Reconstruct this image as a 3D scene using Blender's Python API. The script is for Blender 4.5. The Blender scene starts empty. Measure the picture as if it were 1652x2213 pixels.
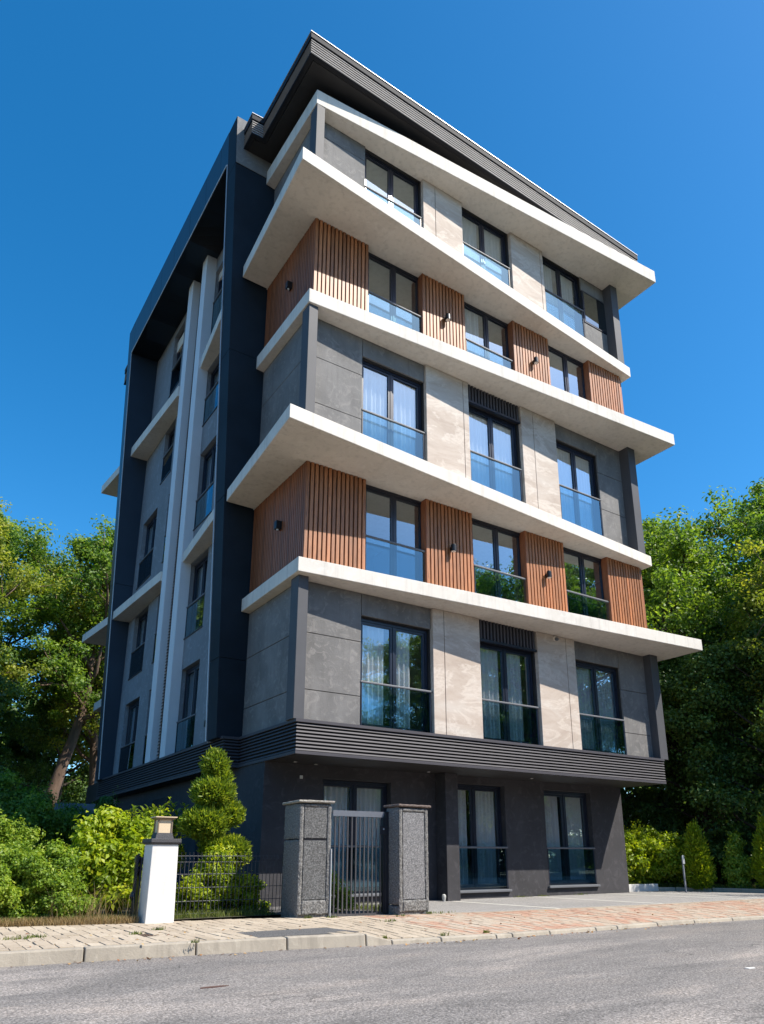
import bpy, math, random
import numpy as np
from mathutils import Vector, Matrix

# ------------------------------------------------------------------ camera, sky, sun, exposure
scene = bpy.context.scene
col = scene.collection
cam_data = bpy.data.cameras.new('camera')
cam = bpy.data.objects.new('camera', cam_data)
col.objects.link(cam)
PITCH = math.atan(480 / 1572)
HEAD = math.radians(56.35)
fwh = Vector((math.cos(HEAD), math.sin(HEAD), 0))
rtv = Vector((math.sin(HEAD), -math.cos(HEAD), 0))
upz = Vector((0, 0, 1))
fwd = fwh * math.cos(PITCH) + upz * math.sin(PITCH)
upv = -fwh * math.sin(PITCH) + upz * math.cos(PITCH)
M = Matrix((rtv, upv, -fwd)).transposed().to_4x4()
M.translation = Vector((-6.44, -13.08, 1.0))
cam.matrix_world = M
cam_data.sensor_fit = 'VERTICAL'
cam_data.sensor_height = 36
cam_data.lens = 1572 / 2213 * 36
cam_data.shift_x = -18 / 2213
cam_data.shift_y = 263.5 / 2213
cam_data.clip_start = 0.1
cam_data.clip_end = 2000
scene.camera = cam

SUN = Vector((0.80, -1.0, 1.50)).normalized()
world = bpy.data.worlds.new('World')
scene.world = world
world.use_nodes = True
wn = world.node_tree
sky = wn.nodes.new('ShaderNodeTexSky')
sky.sky_type = 'NISHITA'
sky.sun_disc = False
sky.sun_elevation = math.asin(SUN.z)
sky.sun_rotation = math.atan2(SUN.x, SUN.y)
sky.altitude = 1200
sky.air_density = 1.0
sky.dust_density = 1.6
sky.ozone_density = 3.2
hsv = wn.nodes.new('ShaderNodeHueSaturation')
hsv.inputs['Hue'].default_value = 0.493
hsv.inputs['Saturation'].default_value = 1.36
hsv.inputs['Value'].default_value = 1.0
bg = wn.nodes['Background']
wn.links.new(sky.outputs[0], hsv.inputs['Color'])
wn.links.new(hsv.outputs[0], bg.inputs[0])
bg.inputs[1].default_value = 0.147

sun_data = bpy.data.lights.new('sun', 'SUN')
sun_data.energy = 5.0
sun_data.angle = math.radians(0.5)
sun_data.color = (1.0, 0.93, 0.82)
sun = bpy.data.objects.new('sun', sun_data)
sun.rotation_euler = SUN.to_track_quat('Z', 'Y').to_euler()
sun.location = (20, -30, 40)
col.objects.link(sun)

scene.view_settings.view_transform = 'Standard'
scene.view_settings.look = 'None'
scene.view_settings.exposure = 0.72
scene.view_settings.gamma = 1.0
scene.view_settings.use_curve_mapping = False
scene.render.engine = 'CYCLES'
scene.cycles.transparent_max_bounces = 12
scene.cycles.max_bounces = 8

R = random.Random(7)

# ------------------------------------------------------------------ mesh helpers
class MB:
    """collects simple solids, then links them as ONE mesh object"""
    def __init__(s):
        s.v = []; s.f = []
    def hexa(s, p):            # 4 bottom points then 4 top points, same order round
        n = len(s.v)
        s.v += [tuple(q) for q in p]
        s.f += [(n, n+3, n+2, n+1), (n+4, n+5, n+6, n+7), (n, n+1, n+5, n+4), (n+1, n+2, n+6, n+5),
                (n+2, n+3, n+7, n+6), (n+3, n, n+4, n+7)]
        return s
    def box(s, x0, x1, y0, y1, z0, z1):
        x0, x1 = min(x0, x1), max(x0, x1); y0, y1 = min(y0, y1), max(y0, y1); z0, z1 = min(z0, z1), max(z0, z1)
        return s.hexa([(x0, y0, z0), (x1, y0, z0), (x1, y1, z0), (x0, y1, z0),
                       (x0, y0, z1), (x1, y0, z1), (x1, y1, z1), (x0, y1, z1)])
    def quad(s, a, b, c, d):
        n = len(s.v); s.v += [tuple(a), tuple(b), tuple(c), tuple(d)]; s.f.append((n, n+1, n+2, n+3)); return s
    def prism(s, poly, z0, z1):
        n = len(s.v); k = len(poly)
        s.v += [(x, y, z0) for x, y in poly] + [(x, y, z1) for x, y in poly]
        s.f.append(tuple(n + i for i in reversed(range(k))))
        s.f.append(tuple(n + k + i for i in range(k)))
        for i in range(k):
            j = (i + 1) % k
            s.f.append((n+i, n+j, n+k+j, n+k+i))
        return s
    def tube(s, pts, rad, sides=6, cap=True):
        pts = [Vector(p) for p in pts]
        if not hasattr(rad, '__len__'): rad = [rad] * len(pts)
        n = len(s.v); k = len(pts)
        for i, p in enumerate(pts):
            t = (pts[min(i+1, k-1)] - pts[max(i-1, 0)]).normalized()
            a = t.cross(Vector((0, 0, 1)))
            if a.length < 0.05: a = t.cross(Vector((0, 1, 0)))
            a.normalize(); b = t.cross(a)
            for q in range(sides):
                w = 2 * math.pi * q / sides
                s.v.append(tuple(p + (a * math.cos(w) + b * math.sin(w)) * rad[i]))
        for i in range(k - 1):
            for q in range(sides):
                r = (q + 1) % sides
                s.f.append((n+i*sides+q, n+i*sides+r, n+(i+1)*sides+r, n+(i+1)*sides+q))
        if cap:
            s.f.append(tuple(n + q for q in reversed(range(sides))))
            s.f.append(tuple(n + (k-1)*sides + q for q in range(sides)))
        return s
    def mesh(s, name, m=None, smooth=False):
        me = bpy.data.meshes.new(name)
        me.from_pydata(s.v, [], s.f)
        if m: me.materials.append(m)
        if smooth: me.polygons.foreach_set('use_smooth', [True] * len(me.polygons))
        me.update()
        return me
    def build(s, name, m, parent=None, loc=(0, 0, 0), bevel=0, smooth=False, **kw):
        o = link(name, s.mesh(name, m, smooth), parent, loc)
        if bevel:
            b = o.modifiers.new('bevel', 'BEVEL'); b.width = bevel; b.segments = 2; b.limit_method = 'ANGLE'
            b.angle_limit = math.radians(40)
        for k, v in kw.items(): o[k] = v
        return o

def rough_box(x0, x1, y0, y1, z0, z1, m, name, parent, amp=0.006, step=0.035, seed=0.0, round_=0.012):
    """a block whose faces and arrises are hewn uneven"""
    from mathutils import noise as mn
    L = (x1-x0, y1-y0, z1-z0); n = [max(2, int(l / step)) for l in L]
    v = {}; vs = []; fs = []
    def vid(i, j, k):
        if (i, j, k) not in v:
            p = Vector((x0 + L[0]*i/n[0], y0 + L[1]*j/n[1], z0 + L[2]*k/n[2]))
            c = Vector(((x0+x1)/2, (y0+y1)/2, (z0+z1)/2))
            e = sum((a in (0, q)) for a, q in ((i, n[0]), (j, n[1]), (k, n[2])))
            q = (p + Vector((parent.location.x + seed, parent.location.y, 0)))
            d = mn.noise(q * 9) * amp + mn.noise(q * 31) * amp * 0.6
            nrm = Vector(((i == n[0]) - (i == 0), (j == n[1]) - (j == 0), (k == n[2]) - (k == 0)))
            if e > 1: d -= round_ * (0.5 + 0.9 * abs(mn.noise(q * 14)))
            v[(i, j, k)] = len(vs); vs.append(tuple(p + nrm * d))
        return v[(i, j, k)]
    for i in range(n[0]):
        for j in range(n[1]):
            fs += [(vid(i, j, 0), vid(i, j+1, 0), vid(i+1, j+1, 0), vid(i+1, j, 0)), (vid(i, j, n[2]), vid(i+1, j, n[2]), vid(i+1, j+1, n[2]), vid(i, j+1, n[2]))]
    for i in range(n[0]):
        for k in range(n[2]):
            fs += [(vid(i, 0, k), vid(i+1, 0, k), vid(i+1, 0, k+1), vid(i, 0, k+1)), (vid(i, n[1], k), vid(i, n[1], k+1), vid(i+1, n[1], k+1), vid(i+1, n[1], k))]
    for j in range(n[1]):
        for k in range(n[2]):
            fs += [(vid(0, j, k), vid(0, j, k+1), vid(0, j+1, k+1), vid(0, j+1, k)), (vid(n[0], j, k), vid(n[0], j+1, k), vid(n[0], j+1, k+1), vid(n[0], j, k+1))]
    b = MB(); b.v = vs; b.f = fs
    return b.build(name, m, parent)

def link(name, data, parent=None, loc=(0, 0, 0)):
    o = bpy.data.objects.new(name, data)
    o.location = loc
    col.objects.link(o)
    if parent: o.parent = parent
    return o

def tag(o, label=None, category=None, group=None, kind=None):
    if label: o['label'] = label
    if category: o['category'] = category
    if group: o['group'] = group
    if kind: o['kind'] = kind
    return o

def empty(name, loc, label, category, group=None, rz=0):
    o = link(name, None, None, loc)
    o.empty_display_size = 0.3
    o.rotation_euler.z = rz
    return tag(o, label, category, group)

def structure(o): o['kind'] = 'structure'; return o

# ------------------------------------------------------------------ materials
def nodes_of(name):
    m = bpy.data.materials.new(name); m.use_nodes = True
    nt = m.node_tree
    return m, nt, nt.nodes['Principled BSDF']

def ramp(nt, fac, stops):
    r = nt.nodes.new('ShaderNodeValToRGB')
    while len(r.color_ramp.elements) > 1: r.color_ramp.elements.remove(r.color_ramp.elements[0])
    r.color_ramp.elements[0].position = stops[0][0]; r.color_ramp.elements[0].color = (*stops[0][1], 1)
    for p, c in stops[1:]:
        e = r.color_ramp.elements.new(p); e.color = (*c, 1)
    nt.links.new(fac, r.inputs[0])
    return r.outputs[0]

def noise(nt, vec, scale, detail=4, rough=0.55, dist=0):
    n = nt.nodes.new('ShaderNodeTexNoise')
    n.inputs['Scale'].default_value = scale; n.inputs['Detail'].default_value = detail
    n.inputs['Roughness'].default_value = rough; n.inputs['Distortion'].default_value = dist
    if vec: nt.links.new(vec, n.inputs['Vector'])
    return n.outputs['Fac']

def coords(nt, scale=(1, 1, 1), kind='Object'):
    tc = nt.nodes.new('ShaderNodeTexCoord')
    mp = nt.nodes.new('ShaderNodeMapping'); mp.inputs['Scale'].default_value = scale
    nt.links.new(tc.outputs[kind], mp.inputs['Vector'])
    return mp.outputs[0]

def mix(nt, fac, a, b, mode='MIX'):
    m = nt.nodes.new('ShaderNodeMix'); m.data_type = 'RGBA'; m.blend_type = mode
    for sock, val in ((m.inputs[0], fac), (m.inputs[6], a), (m.inputs[7], b)):
        if hasattr(val, 'links') or hasattr(val, 'is_linked'): nt.links.new(val, sock)
        else: sock.default_value = val if isinstance(val, (int, float)) else (*val, 1)
    return m.outputs[2]

def bump(nt, p, h, strength, dist=0.02):
    b = nt.nodes.new('ShaderNodeBump')
    b.inputs['Strength'].default_value = strength; b.inputs['Distance'].default_value = dist
    nt.links.new(h, b.inputs['Height']); nt.links.new(b.outputs[0], p.inputs['Normal'])
    return b

def c_mul(c, k): return tuple(min(1, x * k) for x in c)

def plain(name, c, rough=0.6, metal=0, var=0.12, scale=2.0, bs=60, bstr=0.15, streak=False, spec=0.5):
    m, nt, p = nodes_of(name)
    v = coords(nt, (1, 1, 0.25) if streak else (1, 1, 1))
    n1 = noise(nt, v, scale, 6, 0.6)
    cc = ramp(nt, n1, [(0.25, c_mul(c, 1 - var)), (0.5, c), (0.75, c_mul(c, 1 + var))])
    nt.links.new(cc, p.inputs['Base Color'])
    p.inputs['Roughness'].default_value = rough; p.inputs['Metallic'].default_value = metal
    p.inputs['Specular IOR Level'].default_value = spec
    if bstr: bump(nt, p, noise(nt, coords(nt), bs, 3), bstr, 0.01)
    return m

def plaster(name, c, rough=0.85, dirt=0.35, patch=0.25, bs=45, bstr=0.25, wash=None, pits=True):
    """rendered cement: cloudy tone, trowel patches, fine pitting, faint rain streaks"""
    m, nt, p = nodes_of(name)
    v = coords(nt)
    n1 = noise(nt, v, 0.9, 8, 0.62, 0.6)
    n2 = noise(nt, v, 3.4, 8, 0.7, 1.6)
    n3 = noise(nt, coords(nt, (5, 5, 0.35)), 1.6, 5, 0.6)
    base = ramp(nt, n1, [(0.3, c_mul(c, 1 - patch)), (0.5, c), (0.7, c_mul(c, 1 + patch))])
    w = wash or c_mul(c, 1.55)
    base = mix(nt, ramp(nt, n2, [(0.53, (0, 0, 0)), (0.6, (0.5, 0.5, 0.5)), (0.7, (0.75,) * 3)]), base, w)
    base = mix(nt, ramp(nt, n3, [(0.5, (0, 0, 0)), (0.75, (dirt,) * 3)]), base, c_mul(c, 0.55))
    nt.links.new(base, p.inputs['Base Color'])
    p.inputs['Roughness'].default_value = rough
    h = noise(nt, v, bs, 4, 0.7)
    add = nt.nodes.new('ShaderNodeMath'); add.operation = 'ADD'
    nt.links.new(h, add.inputs[0]); nt.links.new(n2, add.inputs[1])
    bump(nt, p, add.outputs[0], bstr, 0.012)
    return m

def wood(name, c, dark):
    m, nt, p = nodes_of(name)
    oi = nt.nodes.new('ShaderNodeObjectInfo')
    tc = nt.nodes.new('ShaderNodeTexCoord')
    geo = nt.nodes.new('ShaderNodeNewGeometry')
    off = nt.nodes.new('ShaderNodeVectorMath'); off.operation = 'SCALE'
    comb = nt.nodes.new('ShaderNodeCombineXYZ')
    for i in range(3): nt.links.new(oi.outputs['Random'], comb.inputs[i])
    nt.links.new(comb.outputs[0], off.inputs[0]); off.inputs['Scale'].default_value = 40
    add = nt.nodes.new('ShaderNodeVectorMath'); add.operation = 'ADD'
    nt.links.new(geo.outputs['Position'], add.inputs[0]); nt.links.new(off.outputs[0], add.inputs[1])
    mp = nt.nodes.new('ShaderNodeMapping'); mp.inputs['Scale'].default_value = (22, 22, 1.3)
    nt.links.new(add.outputs[0], mp.inputs[0])
    g = noise(nt, mp.outputs[0], 2.2, 6, 0.65, 0.8)
    cc = ramp(nt, g, [(0.3, dark), (0.48, c), (0.62, c_mul(c, 1.25)), (0.75, c_mul(c, 0.8))])
    var = ramp(nt, oi.outputs['Random'], [(0, (0.72, 0.70, 0.68)), (0.5, (1, 1, 1)), (1, (1.22, 1.15, 1.1))])
    cc = mix(nt, 1.0, cc, var, 'MULTIPLY')
    nt.links.new(cc, p.inputs['Base Color'])
    p.inputs['Roughness'].default_value = 0.5
    bump(nt, p, g, 0.3, 0.004)
    return m

def leafmat(name, c1, c2, c3, trans=0.35, rough=0.45):
    """tint attribute picks the leaf's own colour; a share of light passes through the leaf"""
    m, nt, p = nodes_of(name)
    at = nt.nodes.new('ShaderNodeAttribute'); at.attribute_name = 'tint'
    cc = ramp(nt, at.outputs['Fac'], [(0.0, c1), (0.55, c2), (1.0, c3)])
    nt.links.new(cc, p.inputs['Base Color'])
    p.inputs['Roughness'].default_value = rough
    p.inputs['Specular IOR Level'].default_value = 0.35
    tr = nt.nodes.new('ShaderNodeBsdfTranslucent')
    warm = mix(nt, 1.0, cc, (1.5, 1.5, 0.6), 'MULTIPLY')
    nt.links.new(warm, tr.inputs[0])
    mx = nt.nodes.new('ShaderNodeMixShader'); mx.inputs[0].default_value = trans
    nt.links.new(p.outputs[0], mx.inputs[1]); nt.links.new(tr.outputs[0], mx.inputs[2])
    nt.links.new(mx.outputs[0], nt.nodes['Material Output'].inputs['Surface'])
    return m

def glass(name, refl_lo, refl_hi, tint=(0.75, 0.85, 0.9), wav=0.012, rc=(0.80, 0.93, 0.98)):
    m, nt, p = nodes_of(name)
    nt.nodes.remove(p)
    gl = nt.nodes.new('ShaderNodeBsdfGlossy'); gl.inputs['Roughness'].default_value = 0.0
    gl.inputs['Color'].default_value = (*rc, 1)
    tr = nt.nodes.new('ShaderNodeBsdfTransparent'); tr.inputs[0].default_value = (*tint, 1)
    lw = nt.nodes.new('ShaderNodeLayerWeight'); lw.inputs['Blend'].default_value = 0.5
    mr = nt.nodes.new('ShaderNodeMapRange'); mr.inputs['From Min'].default_value = 0.12; mr.inputs['From Max'].default_value = 0.5
    mr.inputs['To Min'].default_value = refl_lo; mr.inputs['To Max'].default_value = refl_hi
    nt.links.new(lw.outputs['Facing'], mr.inputs[0])
    b = nt.nodes.new('ShaderNodeBump'); b.inputs['Strength'].default_value = 0.06; b.inputs['Distance'].default_value = wav
    nt.links.new(noise(nt, coords(nt), 1.4, 2), b.inputs['Height'])
    nt.links.new(b.outputs[0], gl.inputs['Normal'])
    mx = nt.nodes.new('ShaderNodeMixShader')
    nt.links.new(mr.outputs[0], mx.inputs[0])
    nt.links.new(tr.outputs[0], mx.inputs[1]); nt.links.new(gl.outputs[0], mx.inputs[2])
    nt.links.new(mx.outputs[0], nt.nodes['Material Output'].inputs['Surface'])
    return m

def curtain_mat():
    m, nt, p = nodes_of('sheer_curtain')
    nt.nodes.remove(p)
    d = nt.nodes.new('ShaderNodeBsdfDiffuse'); d.inputs[0].default_value = (0.93, 0.93, 0.93, 1)
    t = nt.nodes.new('ShaderNodeBsdfTranslucent'); t.inputs[0].default_value = (0.85, 0.87, 0.9, 1)
    a = nt.nodes.new('ShaderNodeMixShader'); a.inputs[0].default_value = 0.3
    nt.links.new(d.outputs[0], a.inputs[1]); nt.links.new(t.outputs[0], a.inputs[2])
    tr = nt.nodes.new('ShaderNodeBsdfTransparent')
    b = nt.nodes.new('ShaderNodeMixShader'); b.inputs[0].default_value = 0.08
    nt.links.new(a.outputs[0], b.inputs[1]); nt.links.new(tr.outputs[0], b.inputs[2])
    nt.links.new(b.outputs[0], nt.nodes['Material Output'].inputs['Surface'])
    return m

def asphalt(name, c, patch, sc=150, cracks=False):
    m, nt, p = nodes_of(name)
    v = coords(nt)
    fine = noise(nt, v, sc, 3, 0.85)
    mid = noise(nt, v, 38, 4, 0.7)
    big = noise(nt, coords(nt, (0.35, 1, 1)), 0.55, 6, 0.6, 0.8)
    cc = ramp(nt, big, [(0.35, c), (0.52, c_mul(c, 1.12)), (0.62, patch), (0.75, c_mul(c, 1.2))])
    sp = ramp(nt, fine, [(0.36, (0.35,) * 3), (0.5, (0.95,) * 3), (0.66, (1.9,) * 3)])
    cc = mix(nt, 1.0, cc, sp, 'MULTIPLY')
    if cracks:
        vo = nt.nodes.new('ShaderNodeTexVoronoi'); vo.feature = 'DISTANCE_TO_EDGE'; vo.inputs['Scale'].default_value = 0.42
        wv = nt.nodes.new('ShaderNodeTexNoise'); wv.inputs['Scale'].default_value = 1.6; wv.inputs['Detail'].default_value = 8
        nt.links.new(v, wv.inputs['Vector'])
        vm = nt.nodes.new('ShaderNodeVectorMath'); vm.operation = 'MULTIPLY_ADD'
        nt.links.new(wv.outputs['Color'], vm.inputs[0]); vm.inputs[1].default_value = (1.1, 1.1, 0); nt.links.new(v, vm.inputs[2])
        nt.links.new(vm.outputs[0], vo.inputs['Vector'])
        gate_ = ramp(nt, noise(nt, coords(nt), 0.35, 2), [(0.52, (1, 1, 1)), (0.60, (0, 0, 0))])
        line_ = ramp(nt, vo.outputs['Distance'], [(0.0, (0.35,) * 3), (0.007, (1, 1, 1))])
        lm2 = mix(nt, gate_, line_, (1, 1, 1))
        cc = mix(nt, 1.0, cc, lm2, 'MULTIPLY')
        st_ = ramp(nt, noise(nt, coords(nt, (0.5, 1.4, 1)), 1.1, 6, 0.7, 0.5), [(0.36, (0.78,) * 3), (0.5, (1, 1, 1)), (0.66, (1.18, 1.14, 1.10))])
        cc = mix(nt, 1.0, cc, st_, 'MULTIPLY')
    sp2 = ramp(nt, mid, [(0.3, (0.75,) * 3), (0.7, (1.2,) * 3)])
    cc = mix(nt, 1.0, cc, sp2, 'MULTIPLY')
    nt.links.new(cc, p.inputs['Base Color'])
    p.inputs['Roughness'].default_value = 0.85
    add = nt.nodes.new('ShaderNodeMath'); add.operation = 'ADD'
    nt.links.new(fine, add.inputs[0]); nt.links.new(mid, add.inputs[1])
    bump(nt, p, add.outputs[0], 0.7, 0.012)
    return m

def travertine(name):
    m, nt, p = nodes_of(name)
    v = coords(nt)
    rot = nt.nodes.new('ShaderNodeMapping'); rot.inputs['Rotation'].default_value = (0, math.radians(38), 0); rot.inputs['Scale'].default_value = (0.55, 1, 1.5)
    nt.links.new(v, rot.inputs[0])
    n1 = noise(nt, rot.outputs[0], 0.9, 12, 0.72, 0.7)
    n2 = noise(nt, rot.outputs[0], 1.2, 12, 0.68, 1.1)
    base = ramp(nt, n1, [(0.3, (0.35, 0.28, 0.23)), (0.5, (0.45, 0.375, 0.318)), (0.68, (0.52, 0.47, 0.42))])
    base = mix(nt, ramp(nt, n2, [(0.50, (0, 0, 0)), (0.555, (0.5,) * 3), (0.60, (0.05,) * 3), (0.66, (0.45,) * 3), (0.70, (0.1,) * 3)]), base, (0.64, 0.575, 0.51))
    n3 = noise(nt, v, 26, 5, 0.75)
    base = mix(nt, ramp(nt, n3, [(0.62, (0, 0, 0)), (0.70, (0.5,) * 3)]), base, (0.24, 0.19, 0.15))
    nt.links.new(base, p.inputs['Base Color'])
    p.inputs['Roughness'].default_value = 0.75
    bump(nt, p, noise(nt, v, 30, 5, 0.7), 0.25, 0.01)
    return m

def stone_grit(name, c, sc=90, lines=False, strength=0.8):
    m, nt, p = nodes_of(name)
    v = coords(nt, (1, 1, 1))
    f = noise(nt, v, sc, 4, 0.8)
    cc = ramp(nt, f, [(0.35, c_mul(c, 0.35)), (0.5, c), (0.66, c_mul(c, 2.4))])
    h = f
    if lines:
        w = nt.nodes.new('ShaderNodeTexWave'); w.wave_type = 'BANDS'; w.bands_direction = 'Z'
        w.inputs['Scale'].default_value = 26; w.inputs['Distortion'].default_value = 3.5
        w.inputs['Detail'].default_value = 3; w.inputs['Detail Scale'].default_value = 2.5
        nt.links.new(v, w.inputs['Vector'])
        cc = mix(nt, 1.0, cc, ramp(nt, w.outputs['Fac'], [(0.15, (0.35,) * 3), (0.7, (1.15,) * 3)]), 'MULTIPLY')
        h = w.outputs['Fac']
    nt.links.new(cc, p.inputs['Base Color'])
    p.inputs['Roughness'].default_value = 0.8
    bump(nt, p, h, strength, 0.01)
    return m

def paver_mat(name, stops, rnd=True):
    m, nt, p = nodes_of(name)
    geo = nt.nodes.new('ShaderNodeNewGeometry')
    big = noise(nt, geo.outputs['Position'], 0.55, 5, 0.6, 1.0)
    if rnd:
        oi = nt.nodes.new('ShaderNodeObjectInfo'); r = oi.outputs['Random']
    else:
        at = nt.nodes.new('ShaderNodeAttribute'); at.attribute_name = 'tint'; r = at.outputs['Fac']
    mm = nt.nodes.new('ShaderNodeMath'); mm.operation = 'MULTIPLY_ADD'
    mm.inputs[1].default_value = 0.30; nt.links.new(r, mm.inputs[0]); nt.links.new(big, mm.inputs[2])
    cc = ramp(nt, mm.outputs[0], stops)
    f = noise(nt, geo.outputs['Position'], 30, 5, 0.7)
    cc = mix(nt, 1.0, cc, ramp(nt, f, [(0.3, (0.75,) * 3), (0.7, (1.15,) * 3)]), 'MULTIPLY')
    nt.links.new(cc, p.inputs['Base Color'])
    p.inputs['Roughness'].default_value = 0.9
    bump(nt, p, noise(nt, geo.outputs['Position'], 60, 4, 0.7), 0.4, 0.008)
    return m

SLAB = plaster('slab_plaster', (0.63, 0.585, 0.525), dirt=0.42, patch=0.09, bs=40, bstr=0.25, wash=(0.68, 0.645, 0.59))
CONC = plaster('grey_concrete', (0.150, 0.145, 0.142), dirt=0.35, patch=0.28, bstr=0.5, wash=(0.235, 0.222, 0.212))
CONCL = plaster('light_concrete', (0.34, 0.33, 0.31), dirt=0.2, patch=0.15, bstr=0.2, wash=(0.42, 0.40, 0.37))
SIDEC = plaster('side_render', (0.175, 0.188, 0.208), dirt=0.15, patch=0.1, bs=80, bstr=0.1)
FIN = plain('pale_fin', (0.60, 0.62, 0.65), 0.6, 0, 0.05, 1.5, 70, 0.05)
TRAV = travertine('travertine')
WOOD = wood('larch_slat', (0.33, 0.130, 0.050), (0.14, 0.048, 0.018))
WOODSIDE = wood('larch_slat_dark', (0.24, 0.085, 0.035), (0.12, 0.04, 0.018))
WOODBACK = plain('timber_backing', (0.035, 0.016, 0.01), 0.9, 0, 0.2, 4, 60, 0)
NAVY = plain('dark_blue_render', (0.010, 0.017, 0.026), 0.7, 0, 0.35, 0.8, 50, 0.12, spec=0.2)
NAVYP = plain('dark_blue_panel', (0.018, 0.031, 0.050), 0.42, 0, 0.15, 0.8, 50, 0.03, spec=0.4)
CAPC = plaster('sunlit_cap_concrete', (0.15, 0.15, 0.15), dirt=0.3, patch=0.15, bstr=0.15)  # paler than the frame so the sunlit patch is in the colour
COLM = plain('column_cladding', (0.068, 0.069, 0.077), 0.62, 0.0, 0.15, 1.0, 50, 0.05, spec=0.3)
WFRAME = plain('window_frame', (0.014, 0.018, 0.032), 0.3, 0.0, 0.1, 3, 60, 0.02)
LOUV = plain('louvre_metal', (0.052, 0.049, 0.058), 0.6, 0.0, 0.12, 1.5, 40, 0.02, spec=0.35)
CAPM = plain('roof_cap_metal', (0.014, 0.017, 0.024), 0.7, 0, 0.1, 2, 40, 0.02, spec=0.2)
LOUVR = plain('sunlit_louvre_metal', (0.40, 0.385, 0.375), 0.5, 0.0, 0.1, 1.5, 40, 0.02)  # louvre metal made paler: the slats' sun reflection is put into the colour
BLADE = plain('dark_blade_metal', (0.022, 0.022, 0.03), 0.6, 0, 0.1, 2, 40, 0, spec=0.3)
LOUVD = plain('louvre_shadow_gap', (0.010, 0.010, 0.014), 0.8, 0, 0.1, 2, 40, 0)
SOFF = plain('dark_soffit', (0.020, 0.018, 0.018), 0.6, 0, 0.3, 1.2, 60, 0.05)
RAIL = plain('rail_metal', (0.11, 0.115, 0.13), 0.6, 0.0, 0.05, 3, 60, 0)
ALU = plain('aluminium', (0.45, 0.47, 0.5), 0.45, 0.4, 0.05, 3, 60, 0)
CHAR = plaster('charcoal_render', (0.034, 0.033, 0.038), dirt=0.25, patch=0.25, bs=30, bstr=0.35, wash=(0.062, 0.058, 0.066))
ROOM = plain('room_paint', (0.42, 0.38, 0.32), 0.9, 0, 0.04, 1, 60, 0)
GLASS = glass('window_glass', 0.18, 0.58, (0.91, 0.95, 0.97))
GGLASS = glass('guard_glass', 0.14, 0.32, (0.42, 0.60, 0.68), rc=(0.55, 0.82, 0.92))
SGLASS = glass('side_glass', 0.14, 0.35, (0.45, 0.52, 0.58))
PANELG = glass('dark_panel_glass', 0.2, 0.4, (0.05, 0.06, 0.08))
CURT = curtain_mat()
LAMPM = plain('black_lamp', (0.012, 0.012, 0.014), 0.35, 0.2, 0.1, 3, 60, 0)
WHITE = plaster('white_render', (0.60, 0.59, 0.57), dirt=0.25, patch=0.06, bs=50, bstr=0.2, wash=(0.64, 0.63, 0.61))
ANTH = stone_grit('anthracite_cap', (0.045, 0.045, 0.05), 120, strength=0.4)
BEIGE = plain('lantern_panel', (0.60, 0.47, 0.32), 0.5, 0, 0.06, 4, 60, 0.05)
BRONZE = plain('lantern_metal', (0.20, 0.155, 0.11), 0.45, 0.3, 0.1, 4, 60, 0.02)
DMETAL = plain('dark_fence_metal', (0.03, 0.033, 0.042), 0.35, 0.5, 0.1, 4, 60, 0)
WIRE = plain('fence_wire', (0.055, 0.058, 0.068), 0.55, 0.3, 0.1, 4, 60, 0)
GATEM = plain('gate_bar_metal', (0.14, 0.14, 0.155), 0.35, 0.7, 0.08, 4, 60, 0)
GATETOP = plain('gate_top_metal', (0.30, 0.32, 0.37), 0.3, 0.7, 0.05, 4, 60, 0)
STONE = stone_grit('rough_grey_stone', (0.125, 0.122, 0.118), 38, strength=0.9)
STONEP = stone_grit('combed_grey_stone', (0.135, 0.138, 0.142), 45, lines=True, strength=0.9)
STONEG = stone_grit('speckled_granite', (0.13, 0.13, 0.135), 55, strength=0.35)
STONEC = stone_grit('weathered_coping', (0.22, 0.205, 0.18), 60, strength=0.5)
BROWNC = stone_grit('brown_coping', (0.10, 0.075, 0.065), 60, strength=0.4)
ROAD = asphalt('road_asphalt', (0.165, 0.153, 0.145), (0.26, 0.235, 0.217), 48, True)
PARK = asphalt('parking_asphalt', (0.24, 0.23, 0.22), (0.29, 0.275, 0.26), 90)
PATCH = asphalt('patch_asphalt', (0.10, 0.098, 0.098), (0.11, 0.11, 0.11), 110)
LINE = plain('road_paint', (0.62, 0.60, 0.54), 0.8, 0, 0.15, 8, 60, 0.1)
KERB = plaster('kerb_concrete', (0.33, 0.29, 0.235), dirt=0.65, patch=0.18, bs=50, bstr=0.35, wash=(0.41, 0.365, 0.30))
PAVER = paver_mat('buff_paver', [(0.3, (0.30, 0.245, 0.18)), (0.6, (0.40, 0.33, 0.25)), (0.9, (0.47, 0.40, 0.31))])
BRICK = paver_mat('mixed_brick_paver', [(0.50, (0.42, 0.35, 0.275)), (0.64, (0.40, 0.31, 0.235)), (0.72, (0.41, 0.26, 0.185)), (0.85, (0.39, 0.22, 0.15)), (0.97, (0.45, 0.37, 0.30))], False)
SAND = plain('joint_sand', (0.22, 0.185, 0.13), 0.95, 0, 0.35, 6, 80, 0.3)
SOIL = plain('garden_soil', (0.055, 0.05, 0.03), 0.95, 0, 0.4, 1.5, 30, 0.4)
GRAVEL = stone_grit('dark_gravel', (0.10, 0.095, 0.095), 45, strength=0.9)
BARK = plain('bark', (0.13, 0.085, 0.06), 0.9, 0, 0.45, 6, 18, 1.0, streak=True)
BARKD = plain('dark_bark', (0.05, 0.038, 0.028), 0.9, 0, 0.4, 6, 18, 0.8, streak=True)

# ------------------------------------------------------------------ setting: ground, road, pavement
def smooth(a, b, x): 
    t = np.clip((x - a) / (b - a), 0, 1); return t * t * (3 - 2 * t)

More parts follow.
